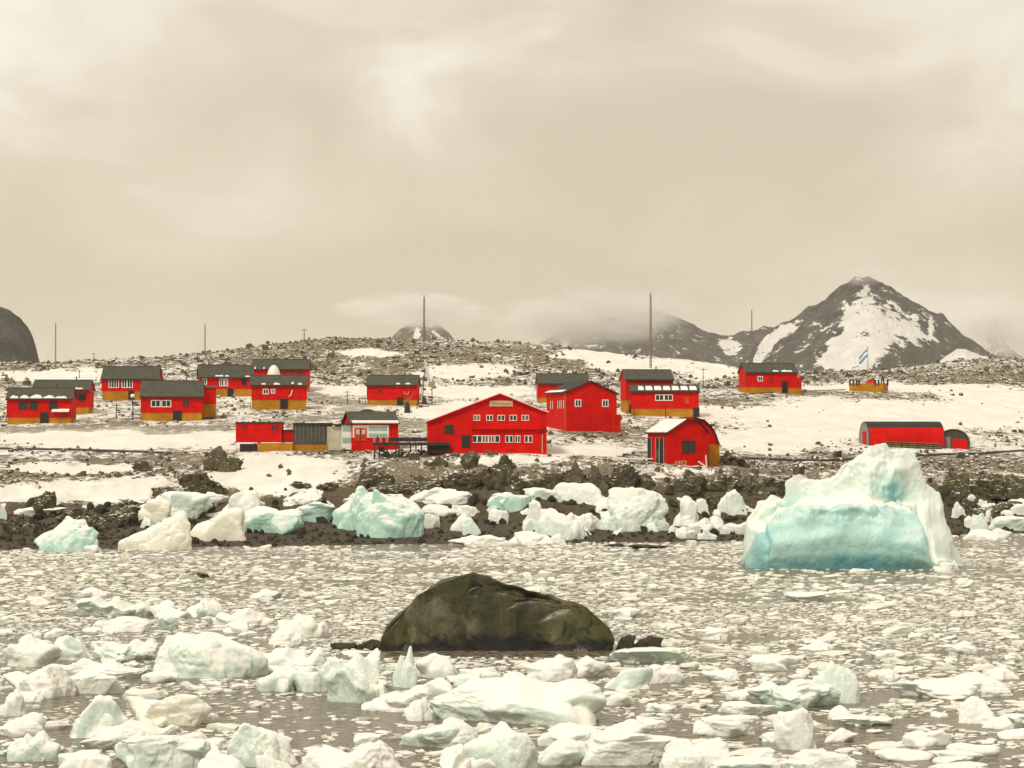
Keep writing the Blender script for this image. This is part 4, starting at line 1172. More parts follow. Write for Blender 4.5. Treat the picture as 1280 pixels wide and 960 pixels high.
BD = water_D(712)
def berg_prof(x, y, m):
    zt = (712 - y) * m
    zl = min((712 - np.interp(x, LX, LY)) * m, zt * .93)
    zl = max(zl, .12 * zt)
    taper = min(1.0, math.sqrt(max(0.02, (x - 934) / 26.0))) * min(1.0, max(0.06, (1219 - x) / 46.0))
    rg = float(sstep(1150, 1172, x))      # smooth right-hand panel
    bulge = (1 - rg)
    P = [(1.0, -1.2), (.75 - .1 * rg, 0.0), (.25 * bulge + .5 * rg, zl * .22), (0.0 + .45 * rg, zl * .5), (.2 + .5 * rg, zl * .78), (.65 + .4 * rg, zl * .95),
         (1.2 + .2 * rg, zl * 1.0), (2.5 - .8 * rg, zl * 1.02 + .05 * (zt - zl)), (3.1 - .8 * rg, zl + .35 * (zt - zl)), (3.4 - .5 * rg, zl + .7 * (zt - zl)), (4.0, zl + .93 * (zt - zl)), (4.6, zt),
         (5.6, zt * .97), (7.0, zt * .72), (8.3, zt * .4), (9.2, zt * .1), (9.4, -1.2)]
    return [(4.6 + (a - 4.6) * taper, b) for a, b in P]
def berg_disp(V, px):
    rg = sstep(1150, 1172, px)
    hi = sstep(2.5, 6.0, V[:, 2])
    d = .38 * fbm(V / 4.5, 4, 71) + (.10 + .70 * hi) * (fbm(V / 2.1, 5, 75, True) - .2) * (1 - .5 * rg)
    d += .05 * fbm(V / .5, 3, 79)
    d -= .5 * np.exp(-((px - 958 - 3 * np.sin(V[:, 2])) / 5.0) ** 2) * sstep(.5, 2, V[:, 2]) * (1 - sstep(3.5, 5, V[:, 2]))
    d -= .35 * np.exp(-((px - 1166 - (V[:, 2] - 1) * -2.0) / 2.5) ** 2) * (1 - sstep(4.5, 6, V[:, 2]))
    return d * sstep(-.3, .8, V[:, 2])
def berg_clear(x, s):      # s runs over profile control points; bare blue ice low on the washed face and in the recess
    rg = sstep(1150, 1172, x)
    low = (1 - sstep(1.3, 3.6, s)) * (.95 - .35 * abs(x - 1060) / 130)
    face = .56 * (1 - sstep(5.4, 6.8, s))
    rec = .62 * np.exp(-((s - 7.6) / 1.1) ** 2) * (np.exp(-((x - 1122) / 17) ** 2) + .6 * np.exp(-((x - 985) / 22) ** 2) + .3)
    leftp = .15 * np.exp(-((x - 955) / 16) ** 2) * (1 - sstep(5, 7, s))
    c = np.maximum(np.maximum(low, face), rec) + leftp
    return c * (1 - .72 * rg) + .22 * rg * (1 - sstep(3, 9, s))
bg = loft('iceberg', BX, BY, BD, berg_prof, 130, 'berg_ice', 71, berg_disp, 'big blue green iceberg with a white snowy crest towering over the floes', 'iceberg', berg_clear, (70, (.03, .25), 1.0, 2.2, .38, .04, 1.7, 3.4))

# ------------------------------------------------------------------ dark boulder in the ice
RX = [475, 478, 483, 492, 505, 520, 532, 545, 560, 575, 590, 606, 624, 645, 665, 690, 708, 722, 735, 746, 756, 764, 771]
RY = [822, 803, 789, 777, 763, 746, 737, 729, 726, 724, 722, 727, 735, 739, 744, 748, 755, 760, 770, 782, 793, 803, 820]
RD = water_D(822)
def rock_prof(x, y, m):
    zt = max(.25, (820 - y) * m * .97)
    taper = min(1.0, math.sqrt(max(.02, (x - 474) / 60))) * min(1.0, math.sqrt(max(.02, (773 - x) / 70)))
    P = [(.6, -.8), (.3, 0), (-.05, zt * .14), (.25, zt * .35), (.7, zt * .6), (1.3, zt * .8), (2.2, zt * .93), (3.2, zt), (4.4, zt * .97), (5.8, zt * .75), (6.9, zt * .4), (7.4, 0), (7.4, -.8)]
    return [(3.4 + (a - 3.4) * taper, b) for a, b in P]
def rock_disp(V, px):
    d = .38 * fbm(V / 3.4, 3, 81) + .26 * fbm(V / 2.2, 3, 83, True) + .02 * fbm(V / .4, 3, 85)
    z = V[:, 2]
    fr = 1 - sstep(RD + 2.2, RD + 3.4, V[:, 1])
    d += .30 * sstep(.2, 1.0, (px - 572) / 4) * (1 - sstep(625, 665, px)) * fr * (1 - sstep(2.2, 2.9, z))
    d -= .55 * np.exp(-((px - 569) / 8.0) ** 2) * fr * sstep(1.0, 2.4, z)
    d -= 1.0 * np.exp(-((px - 622) / 26.0) ** 2 - ((z - 2.6) / .5) ** 2) * fr
    d -= .35 * np.exp(-((px - 730) / 12.0) ** 2 - ((z - 1.0) / .5) ** 2) * fr
    d -= .35 * (1 - sstep(.15, .7, z)) * fr * (.5 + fbm(V / 2.0, 2, 88))
    return d * sstep(-.2, .6, z)
loft('boulder', RX, RY, RD, rock_prof, 120, 'great_boulder', 81, rock_disp, 'great dark olive boulder standing alone in the floating ice', 'boulder')

# ------------------------------------------------------------------ individual ice blocks
TINT = {'m': (0.70, 0.81, 0.74, 1), 'w': (0.80, 0.82, 0.77, 1), 'y': (0.80, 0.77, 0.64, 1), 't': (0.44, 0.70, 0.62, 1), 'g': (0.56, 0.68, 0.60, 1)}
CLS = {'r': ('rounded pale ice block floating in the loose pack before the boulder', 'rounded ice blocks afloat', 'rounded floating'),
       's': ('flat topped snowy ice slab floating in the loose pack before the boulder', 'flat ice slabs afloat', 'flat topped floating'),
       'w': ('pointed wedge of pale ice floating in the loose pack before the boulder', 'pointed ice wedges afloat', 'pointed floating'),
       'l': ('long low ridge of pale ice floating in the loose pack', 'long ice ridges afloat', 'long low floating'),
       't': ('jagged spired ice block floating in the loose pack before the boulder', 'jagged ice blocks afloat', 'jagged floating')}
autos = []
WB, MBt, SB = 'white ice block stranded in the pile on the dark beach', 'mint green ice block stranded on the dark beach', 'small ice lump lying on the dark beach'
SHARED = {WB: 'white stranded', MBt: 'mint stranded', SB: 'small stranded'}
blockers = []          # circles (x, y, r) already taken on the water
n_ice = 0
def ice_block(x0, y0, x1, y1, shape, tint, label=None, D=None, zbase=0.0, grounded=False, depth=None, group=None, seed=None):
    global n_ice
    n_ice += 1
    D = D or water_D(y1)
    m = D / F
    x0, x1, y0 = x0 - .06 * (x1 - x0), x1 + .06 * (x1 - x0), y0 - (3 if grounded else 1)
    w = (x1 - x0) * m
    dep = depth or w * random.Random(n_ice).uniform(.55, .8)
    h = (float(ray_z(y0, D + dep * .35)) - zbase)
    h = max(h * (1.0 if grounded else .9), .12 * w)
    sub = 5 if (x1 - x0) < 85 else 6
    V, f = chunk(seed or 1000 + n_ice * 13, (w, dep, h), sub, 13, 12 if shape in 'wts' else 8, 4 if shape != 'w' else 3, .12, .02, shape, True)
    o = link('ice_block', np_mesh('ice_block', V, f, True), 'ice', None, (float(ray_x((x0 + x1) / 2, D)), D + dep * .45, zbase))
    o.color = TINT[tint]
    if not grounded:
        for q in (-.33, 0, .33):
            blockers.append((o.location.x + q * w, o.location.y, max(dep * .5, w * .2)))
    if label: tag(o, label, 'ice block', group)
    else:
        tag(o, CLS[shape][0], 'ice block', CLS[shape][1])
    if not label or label in SHARED: autos.append((o, (CLS[shape][2] if not label else SHARED[label]) + ' ice block'))
    return o
# afloat: photo box, shape, tint, own label where the look is its own
for row in [
    (91, 744, 186, 771, 'l', 'm', 'long low mint ridge of ice at the back of the loose pack'), (185, 750, 236, 773, 'r', 'w'), (234, 746, 276, 772, 'w', 'm'), (114, 769, 184, 790, 'r', 'w'), (198, 769, 222, 788, 'r', 'g'),
    (264, 758, 337, 783, 'l', 'w'), (279, 775, 320, 792, 'r', 'w'), (336, 784, 376, 806, 'r', 'w'), (345, 765, 406, 797, 'l', 'w'), (5, 790, 72, 834, 'r', 'w'),
    (66, 792, 118, 826, 'w', 'm'), (113, 798, 192, 825, 'l', 'm'), (55, 822, 178, 848, 'l', 'w'), (195, 786, 324, 848, 'w', 'm', 'broad mint ice block with a snowy stepped peak'), (309, 805, 405, 840, 'l', 'm'),
    (0, 827, 84, 873, 'r', 'w'), (84, 839, 148, 868, 's', 'w'), (178, 838, 220, 853, 'r', 'w'), (322, 831, 368, 865, 'r', 'm'), (362, 829, 413, 865, 's', 'm'),
    (55, 864, 168, 925, 'w', 'm', 'tall sloping ice wedge next to the yellow stained block'), (153, 862, 257, 909, 'r', 'y', 'yellow stained cream ice block in the loose pack'), (-14, 861, 32, 896, 'r', 'w'), (-6, 890, 52, 921, 'r', 'w'), (8, 911, 74, 952, 'r', 'g'),
    (66, 936, 139, 968, 's', 'w'), (107, 902, 211, 936, 'l', 'w'), (146, 915, 253, 965, 's', 'm'), (232, 913, 286, 938, 'r', 'w'), (245, 930, 316, 974, 'w', 'w'),
    (289, 898, 376, 958, 'w', 'g', 'grey green ice block with a bright snow peak'), (323, 935, 382, 974, 'w', 'w'), (380, 922, 500, 974, 't', 'w', 'knobbly white ice block with a broken crest'), (402, 806, 482, 880, 't', 'm', 'tall pale ice block with upright spires beside the boulder'),
    (492, 803, 520, 860, 't', 'm', 'thin upright ice spire before the boulder'), (455, 842, 572, 892, 'l', 'w'), (517, 815, 576, 848, 'r', 'w'), (506, 870, 541, 902, 'r', 'w'), (545, 838, 747, 908, 'l', 'm', 'broad teal sided ice block stretched before the boulder'),
    (500, 895, 592, 936, 'w', 'm'), (583, 898, 670, 966, 'r', 'm', 'smooth domed mint ice block'), (533, 929, 618, 974, 'r', 'w'), (676, 904, 757, 936, 'r', 'w'), (666, 920, 735, 957, 'r', 'm'),
    (732, 911, 842, 958, 's', 'w'), (748, 900, 812, 925, 'r', 'w'), (833, 920, 872, 962, 'r', 'w'), (752, 831, 814, 863, 'w', 'm', 'small three sided mint ice pyramid close to the boulder'), (651, 816, 719, 852, 'r', 'w'),
    (712, 819, 765, 846, 'r', 'w'), (768, 809, 862, 830, 's', 'm'), (800, 829, 855, 855, 'r', 'w'), (745, 864, 792, 882, 's', 'w'), (569, 834, 624, 860, 'r', 'm'),
    (938, 817, 994, 839, 'r', 'w'), (943, 846, 1050, 886, 'l', 'g', 'long grey green ice hump joined to an upright knob'), (1014, 820, 1080, 880, 't', 'm', 'upright hollowed ice knob in the small floes'), (909, 859, 946, 875, 'r', 'w'), (1125, 842, 1268, 875, 'l', 'w', 'wide low whaleback of white ice among small floes'),
    (1134, 849, 1164, 865, 'r', 'w'), (1206, 869, 1290, 907, 'w', 'w'), (871, 891, 948, 921, 's', 'w'), (969, 879, 1023, 938, 't', 'w', 'rough notched ice block rising from the small floes'), (830, 920, 917, 966, 'r', 'w'),
    (892, 934, 980, 968, 'r', 'm'), (902, 877, 970, 893, 's', 'w'), (978, 934, 1068, 968, 's', 'w'), (1026, 910, 1070, 928, 'w', 'w'), (1043, 896, 1116, 908, 's', 'w'),
    (1034, 881, 1068, 900, 'w', 'w'), (1122, 911, 1187, 933, 'r', 'w'), (1187, 929, 1249, 945, 's', 'w'), (1100, 937, 1169, 951, 's', 'w'), (1163, 939, 1229, 957, 's', 'w'),
    (1230, 896, 1264, 912, 'r', 'w'), (1249, 910, 1290, 924, 'r', 'w'), (1168, 955, 1242, 970, 's', 'w'), (1000, 800, 1045, 813, 'r', 'w'), (1090, 812, 1130, 824, 'r', 'w'), (1230, 835, 1275, 850, 'w', 'w'),
    (870, 785, 912, 800, 's', 'w'), (880, 835, 925, 850, 'r', 'w'), (1178, 806, 1225, 818, 's', 'w'), (90, 735, 130, 746, 'r', 'w'), (310, 735, 350, 748, 'w', 'w'), (20, 745, 62, 757, 'r', 'w'),
    (985, 740, 1045, 752, 's', 'w'), (760, 760, 800, 772, 's', 'w'), (1190, 700, 1200, 713, 'w', 'w'), (1165, 702, 1195, 715, 'r', 'w')]:
    ice_block(*row)

rg2 = random.Random(31)
for i in range(64):       # low lumps filling the pack around the larger blocks
    if i < 40: x, y = rg2.uniform(-10, 470), rg2.uniform(775, 955)
    elif i < 52: x, y = rg2.uniform(500, 850), rg2.uniform(845, 955)
    else: x, y = rg2.uniform(850, 1270), rg2.uniform(800, 950)
    if 300 < x < 500 and 870 < y < 915: continue
    w = rg2.uniform(18, 46) * (.6 + .5 * (y - 770) / 190)
    ice_block(x, y - w * rg2.uniform(.28, .48), x + w, y, rg2.choice('rrrs'), rg2.choice('wwwm'))

# stranded along the beach
def shore_block(x0, y0, x1, y1, shape, tint, label, planes=None):
    xc = (x0 + x1) / 2
    D = hit(xc, y1) if y1 < to_py(0, D0(xc)) else water_D(y1)
    ice_block(x0, y0, x1, y1, shape, tint, label, D, gz(float(ray_x(xc, D)), D) if D > D0(xc) else 0.0, D > D0(xc) - 3, (x1 - x0) * D / F * .5, 'ice blocks stranded on the beach')
for row in [
    (42, 641, 119, 690, 'w', 't', 'lone mint green ice block with a snowy cap at the water edge'), (137, 634, 236, 688, 'l', 'y', 'cream stained ice block sloping into the water'), (172, 622, 212, 658, 'r', 'y', WB), (200, 617, 262, 650, 'r', 'm', WB),
    (256, 616, 322, 652, 'r', 'w', WB), (231, 637, 306, 677, 'r', 'y', 'cream stained ice block with an undercut foot'), (298, 636, 374, 667, 's', 't', MBt), (366, 630, 421, 656, 's', 't', MBt), (330, 614, 412, 640, 'l', 'w', WB),
    (412, 610, 492, 664, 'w', 't', 'tall teal ice block with one steep glassy face'), (448, 614, 526, 673, 'r', 't', 'round fronted teal ice block leaning on the taller one'), (512, 612, 592, 638, 't', 'w', WB), (525, 633, 571, 652, 'r', 'w', WB),
    (566, 634, 600, 650, 's', 'w', SB), (526, 646, 549, 660, 'r', 'w', SB), (604, 618, 661, 645, 's', 't', 'flat faced teal ice block with a snow top on the beach'), (655, 612, 702, 634, 'r', 'm', WB), (650, 627, 693, 656, 'w', 'w', WB),
    (672, 638, 730, 675, 'r', 'm', 'round ball like ice block at the water edge'), (694, 606, 792, 648, 't', 'w', 'long heaped pile of rough white ice on the beach'), (746, 612, 845, 665, 'r', 'm', 'largest mint ice block of the beach with an undercut belly'), (836, 626, 876, 658, 'w', 'w', WB),
    (718, 644, 756, 662, 'r', 'w', WB), (900, 614, 954, 648, 'w', 'm', MBt), (920, 654, 944, 668, 'r', 'w', SB), (868, 650, 888, 661, 'r', 'w', SB), (886, 649, 904, 660, 'r', 'w', SB), (565, 668, 640, 683, 'l', 'w', SB), (636, 667, 690, 681, 'r', 'w', SB),
    (684, 670, 706, 680, 'r', 'w', SB), (845, 662, 870, 674, 'r', 'w', SB), (872, 664, 895, 675, 'r', 'm', SB), (1189, 630, 1209, 649, 'r', 'w', SB), (1211, 644, 1238, 664, 'w', 'm', SB), (1227, 640, 1242, 652, 'r', 'w', SB),
    (1240, 648, 1292, 664, 's', 'm', MBt), (1206, 660, 1266, 675, 'l', 'w', SB), (1252, 640, 1268, 650, 'r', 'w', SB), (95, 648, 122, 662, 'r', 'w', SB), (15, 636, 80, 648, 's', 'w', SB), (160, 628, 205, 640, 's', 'w', WB), (100, 680, 128, 690, 'r', 'w', SB),
    (1200, 602, 1240, 612, 's', 'w', SB), (965, 602, 992, 612, 's', 'w', SB), (1230, 618, 1265, 626, 's', 'w', SB), (1020, 600, 1050, 612, 'r', 'w', SB), (-8, 632, 8, 650, 's', 'm', SB), (88, 626, 150, 640, 's', 'w', WB)]:
    shore_block(*row)
rf = random.Random(8)
for i in range(70):       # small lumps between the stranded blocks
    x = rf.uniform(135, 620) if i < 30 else (rf.uniform(600, 910) if i < 58 else rf.uniform(1190, 1290))
    w = rf.uniform(11, 30); y = rf.uniform(632, 672) if x < 1000 else rf.uniform(628, 662)
    shore_block(x, y - w * rf.uniform(.45, .75), x + w, y, rf.choice('rrws'), rf.choice('wwmw'), SB)

# ------------------------------------------------------------------ floes
rng = random.Random(77)
cell = 1.2
grid = {}
def fits(x, y, r):
    R = r + 1.05
    i0, i1 = int((x - R) // cell), int((x + R) // cell); j0, j1 = int((y - R) // cell), int((y + R) // cell)
    for i in range(i0, i1 + 1):
        for j in range(j0, j1 + 1):
            for (a, b, c) in grid.get((i, j), ()):
                dx = (x - a) / 1.25; dy = y - b
                if dx * dx + dy * dy < (r + c) ** 2 * .88: return False
    return True
def put(x, y, r): grid.setdefault((int(x // cell), int(y // cell)), []).append((x, y, r))
for x, y, r in blockers:
    n = max(1, int(r / .8)); 
    for a in range(-n, n + 1):
        for b in range(-n, n + 1):
            xx, yy = x + a * r / n, y + b * r / n
            if (xx - x) ** 2 + (yy - y) ** 2 <= r * r * 1.02: put(xx, yy, min(.55, r))
for px in np.arange(940, 1216, 3.0):
    for dy in np.arange(.6, 9, .8): put(float(ray_x(px, BD)), BD + dy, .5)
for px in np.arange(482, 768, 6.0):
    for dy in np.arange(.4, 6.6, .7): put(float(ray_x(px, RD)), RD + dy, .5)
OPEN = [(380, 905, 75, 30), (460, 900, 50, 22), (105, 880, 60, 14), (30, 800, 40, 6), (300, 880, 50, 12), (700, 885, 18, 10), (1240, 678, 60, 9), (500, 684, 90, 6), (1090, 920, 60, 10), (260, 800, 60, 6), (930, 800, 50, 6), (1180, 900, 50, 8)]
_gx, _gy = np.meshgrid(np.arange(-90, 91.0), np.arange(60, 260.0))
_G = fbm(np.stack([_gx.ravel() / 11, _gy.ravel() / 7, 3.3 + 0 * _gx.ravel()], 1), 2, 404).reshape(_gx.shape)
def _n2(x, y): return _G[min(199, max(0, int(y - 60))), min(180, max(0, int(x + 90)))]
floes = []
for r_lo, r_hi, tries in ((.7, 1.0, 130), (.401, .78, 2600), (.45, .7, 1300), (.28, .45, 13000), (.17, .28, 40000), (.10, .17, 40000)):
    for _ in range(tries):
        Dv = math.sqrt(rng.uniform(66 ** 2, 252 ** 2)) if r_lo > .15 else math.sqrt(rng.uniform(66 ** 2, 150 ** 2))
        px = rng.uniform(-130, 1410)
        if r_lo == .401 and (Dv > 122 or px < 420): continue
        if Dv > D0(px) - .5: continue
        py = float(to_py(0, Dv))
        op = max([0] + [1.2 - ((px - a) / c) ** 2 - ((py - b) / d) ** 2 for a, b, c, d in OPEN])
        if op > 0 and (r_lo > .3 or rng.random() < .88): continue
        if px < 430 and py > 800 and r_lo > .25 and rng.random() < .5: continue
        if r_lo > .15 and (_n2(x_ := float(ray_x(px, Dv)), Dv) < -.22) and rng.random() < .8: continue
        x, y = float(ray_x(px, Dv)), Dv
        r = rng.uniform(r_lo, r_hi)
        if fits(x, y, r):
            put(x, y, r); floes.append((x, y, r, px, py))
def floe_mesh(items, local=False):
    n = len(items); K = 9
    R = np.random.default_rng(5 + n)
    a = np.array([(q[0], q[1], q[2]) for q in items], float)
    th = (np.arange(K)[None, :] + R.uniform(-.32, .32, (n, K))) * 2 * math.pi / K + R.uniform(0, 6.28, (n, 1))
    rad = R.uniform(.6, 1.16, (n, K)) * a[:, 2:3]
    el = R.uniform(1.05, 1.5, (n, 1)); rot = R.normal(0, .35, (n, 1))
    ex, ey = rad * np.cos(th) * el, rad * np.sin(th) / (el ** .4)
    cx, cy = ex * np.cos(rot) - ey * np.sin(rot), ex * np.sin(rot) + ey * np.cos(rot)
    h = a[:, 2:3] * R.uniform(.08, .40, (n, 1)) * np.where(R.uniform(size=(n, 1)) < .2, 1.6, 1)
    tilt = R.normal(0, .12, (n, 2))
    rings = []
    for k_, hz in ((.95, -.12), (1.0, .35), (.90, .82), (.5, 1.05)):
        j = R.uniform(.9, 1.1, (n, K))
        z = h * (hz + (R.uniform(-.3, .35, (n, K)) if hz > .5 else 0)) + (tilt[:, :1] * cx + tilt[:, 1:] * cy) * (k_ if hz > 0 else 0) * .6
        rings.append(np.stack([cx * k_ * j, cy * k_ * j, z], -1))
    ctr = np.stack([R.normal(0, .1, n) * a[:, 2], R.normal(0, .1, n) * a[:, 2], h[:, 0] * R.uniform(.8, 1.45, n)], -1)[:, None, :]
    V = np.concatenate(rings + [ctr], 1)
    if not local: V[:, :, 0] += a[:, :1]; V[:, :, 1] += a[:, 1:2]
    nv = 4 * K + 1
    fs = []
    for r_ in range(3):
        for i in range(K):
            p, q = r_ * K + i, r_ * K + (i + 1) % K
            fs += [(p, q, q + K), (p, q + K, p + K)]
    fs += [(3 * K + i, 3 * K + (i + 1) % K, 4 * K) for i in range(K)]
    fs = np.array(fs)
    Fc = (fs[None] + (np.arange(n) * nv)[:, None, None]).reshape(-1, 3)
    return V, Fc, nv
floes.sort(key=lambda q: -q[2] / q[1] if 0 < q[3] < 1280 and q[4] < 958 else 0)
big, rest = floes[:200], floes[200:]
V, Fc, nv = floe_mesh(big, True)
f1 = Fc[:len(Fc) // len(big)]
for i, q in enumerate(big):
    o = link('ice_floe', np_mesh('ice_floe', V[i], f1, False), 'floe_ice', None, (q[0], q[1], 0))
    tag(o, 'small flat white ice floe drifting among the brash ice', 'ice floe', 'small ice floes')
V, Fc, nv = floe_mesh(rest)
tag(link('brash_ice', np_mesh('brash_ice', V.reshape(-1, 3), Fc, False), 'floe_ice'), 'countless small floes and brash ice covering the water', 'brash ice', None, 'stuff')

# ------------------------------------------------------------------ rocks
def rock_proto(seed, sub, p=18):
    V, f = chunk(seed, (1, 1, .62), sub, 11, p, 2, .16, .05, 'r')
    return V, f
# named rocks along the bluff (photo boxes)
bl = [(218, 588, 282, 622, 'dark jagged rock outcrop on the snow bank'), (442, 582, 492, 620, 'rounded dark rock knob under the landing stage'), (30, 612, 78, 648, 'brown rock between two snow shelves'), (500, 592, 560, 625, None), (548, 585, 600, 622, None),
      (596, 578, 650, 622, 'high dark crag at the foot of the lodge'), (640, 600, 690, 625, None), (668, 584, 705, 616, None), (700, 572, 735, 618, None), (728, 578, 762, 620, None), (757, 578, 798, 622, 'tall olive rock face below the barn'), (792, 590, 822, 620, None),
      (836, 586, 886, 625, None), (880, 590, 926, 628, None), (920, 592, 966, 625, None), (955, 596, 1000, 620, None), (1165, 588, 1215, 622, None), (1205, 590, 1260, 630, None), (1250, 592, 1300, 632, None), (60, 634, 110, 660, None),
      (90, 642, 130, 668, 'flat brown rock beside the lone mint ice block'), (120, 630, 185, 658, None), (0, 640, 50, 668, None), (360, 600, 388, 616, None), (395, 612, 425, 624, None), (185, 612, 235, 626, None), (455, 600, 510, 632, None), (520, 600, 545, 612, None),
      (1215, 630, 1290, 650, None), (1180, 612, 1220, 640, None), (880, 618, 905, 640, None), (985, 606, 1025, 625, None), (888, 562, 932, 584, 'low brown gravel mound beside the boathouse'), (250, 556, 300, 590, 'grey rock heap beside the long red shed'), (165, 574, 190, 590, None), (540, 568, 562, 590, None), (575, 562, 600, 588, None), (620, 566, 645, 590, None)]
GB = 'dark jagged rock in the bluff above the beach'
for i, (x0, y0, x1, y1, lb) in enumerate(bl):
    xc = (x0 + x1) / 2
    D = hit(xc, y1); m = D / F; w = (x1 - x0) * m; dep = w * .75
    z0 = gz(float(ray_x(xc, D)), D + dep * .3)
    h = max(float(ray_z(y0, D + dep * .4)) - z0, .5 * w * .6)
    V, f = chunk(5000 + i * 7, (w * 1.08, dep, h), 5, 13, 30, 4, .24, .13, 'r' if i % 4 else 't', True)
    o = link('rock', np_mesh('rock', V, f, False), 'bluff_rock', None, (float(ray_x(xc, D)), D + dep * .4, z0 - .1))
    tag(o, lb or GB, 'rock', 'rocks of the bluff')
    if not lb: autos.append((o, 'jagged bluff rock'))
for x0, y0, x1, y1, lb in [(768, 789, 795, 812, 'dark wet rock touching the great boulder'), (786, 791, 830, 811, 'flat olive rock trailing from the great boulder'), (440, 797, 480, 812, 'thin dark ledge of rock beside the great boulder'), (412, 802, 446, 812, 'low dark rock tip lying off the ledge by the great boulder'),
                           (224, 715, 262, 723, 'small dark rock showing through the floes'), (785, 679, 845, 686, 'row of low black stones at the water edge'), (755, 678, 785, 684, 'small black stone next to the low black stones at the water edge')]:
    D = water_D(y1); m = D / F; w = (x1 - x0) * m
    V, f = chunk(int(x0), (w, w * .6, (y1 - y0) * m * .8), 5, 12, 18, 3, .15, .03, 'r', True)
    o = link('rock', np_mesh('rock', V, f, True), 'boulder_rock', None, (float(ray_x((x0 + x1) / 2, D)), D + w * .2, 0)); tag(o, lb, 'rock', 'low wet rocks in the water')

protos = [rock_proto(300 + i, 2) for i in range(10)]
protos_s = [rock_proto(400 + i, 1, 12) for i in range(8)]
R = np.random.default_rng(12)
N = 110000
tq = np.concatenate([R.uniform(0, 60, N // 4), R.uniform(40, 345, 3 * N // 4)])
pq = R.uniform(-140, 1420, len(tq))
Yq = D0(pq) + tq; Xq = ray_x(pq, Yq)
Zq = ground_z(Xq, Yq)
rk, sh, tr = masks(pq, to_py(Zq, Yq), tq)
clump = fbm(np.stack([Xq / 6, Yq / 9, 0 * Xq], 1), 3, 21)
dens = np.clip(rk * 1.3 - .28 + .35 * clump, 0, 1) ** 1.4 * (1 - .9 * tr) * np.where(tq < 42, .3, .8)
dens = np.where(tq > 200, dens * 1.15, dens)
keep = R.uniform(size=len(tq)) < dens * np.where(tq > 190, .95, .6)
houses = [ob for ob in col.objects if ob.type == 'EMPTY' and ob.get('category') in ('hut', 'lodge', 'barn', 'boathouse', 'shed', 'workshop', 'quonset hut', 'monument')]
for ob in houses:
    dx = Xq - ob.location.x; dy = Yq - ob.location.y
    keep &= ~((np.abs(dx) < 7.5) & (dy > -2.0) & (dy < 9))
Xq, Yq, Zq, tq, pq, sh = [a[keep] for a in (Xq, Yq, Zq, tq, pq, sh)]
sz = np.clip(R.lognormal(-.6, .5, len(Xq)), .2, 2.3) * np.where(tq > 190, .78, np.where(tq < 20, .6, np.where(tq < 42, 1.0, .62)))
vis = np.where((pq > 0) & (pq < 1280), sz / Yq, 0)
order = np.argsort(-vis)
inst = []
def xf(Vp, s, rz, sy, sz_):
    c, s_ = math.cos(rz), math.sin(rz)
    x = Vp[:, 0] * s; y = Vp[:, 1] * s * sy; z = Vp[:, 2] * s * sz_
    return np.stack([x * c - y * s_, x * s_ + y * c, z], 1)
shared = {}
for rank, i in enumerate(order):
    rz, sy, s2 = R.uniform(0, 6.28), R.uniform(.6, 1.2), R.uniform(.6, 1.5)
    beach = tq[i] < 28
    if rank < 220:
        kx = (rank % 10, beach)
        if kx not in shared:
            me = np_mesh('rock', protos[kx[0]][0], protos[kx[0]][1], False); me.materials.append(M['shore_rock' if beach else 'hill_rock']); shared[kx] = me
        o = link('rock', shared[kx], None, None, (Xq[i], Yq[i], Zq[i] - .05), rz)
        s = float(sz[i]); o.scale = (s, s * sy, s * s2)
        tag(o, 'loose brown stone on the dark beach' if beach else 'loose grey brown stone on the snowy slope', 'rock', 'loose beach stones' if beach else 'loose stones on the slope')
    else:
        Vp, fp_ = protos_s[rank % 8]
        inst.append((xf(Vp, sz[i], rz, sy, s2) + np.array([Xq[i], Yq[i], Zq[i] - .04]), fp_, beach))
for beach in (True, False):
    lst = [q for q in inst if q[2] == beach]
    if not lst: continue
    Vs = np.concatenate([q[0] for q in lst])
    off = np.cumsum([0] + [len(q[0]) for q in lst[:-1]])
    Fs = np.concatenate([q[1] + b for q, b in zip(lst, off)])
    tag(link('beach_stones' if beach else 'scree', np_mesh('scree', Vs, Fs, False), 'shore_rock' if beach else 'hill_rock'),
        'dark loose stones strewn over the beach' if beach else 'loose stones strewn over the snowy hillside', 'stones', None, 'stuff')

# ------------------------------------------------------------------ haze and low mist
k = NT('haze_air')
pv = k.n('ShaderNodeVolumePrincipled', Color=(0.96, 0.95, 0.92), Density=4e-5, Anisotropy=0.1)
k.t.links.new(pv.outputs[0], k.out.inputs['Volume']); M['haze_air'] = k.m
hz = MB().box(-9500, 9500, -500, 16500, -5, 420).build('haze', 'haze_air')
tag(hz, 'thin pale haze over the whole bay', 'haze', None, 'stuff')
k = NT('mist_air')
tc = k.n('ShaderNodeTexCoord').outputs['Object']
ln = k.n('ShaderNodeVectorMath', {'operation': 'LENGTH'}, _0=tc).outputs['Value']
n1 = k.noise(tc, 1.7, 4, 0.6, 0.3)
sh_ = k.mrange(k.math('ADD', k.math('SUBTRACT', 1.0, ln), k.math('MULTIPLY', k.math('SUBTRACT', n1, 0.5), 2.6)), 0.05, 0.9)
pv = k.n('ShaderNodeVolumePrincipled', Color=(0.99, 0.985, 0.97), Density=k.math('MULTIPLY', k.math('MULTIPLY', sh_, k.mrange(ln, 0.98, 0.7)), 0.011), Anisotropy=0.0)
k.t.links.new(pv.outputs[0], k.out.inputs['Volume']); M['mist_air'] = k.m
mist_me = np_mesh('mist_bank', ico(3)[0] * 1.03, ico(3)[1], True)
def mist(px, py, D, rx, ry, rz_, label, seed):
    o = link('mist_bank', mist_me, 'mist_air', None, (float(ray_x(px, D)), D, float(ray_z(py, D))), seed * .4)
    o.scale = (rx, ry, rz_)
    tag(o, label, 'mist', None, 'stuff')
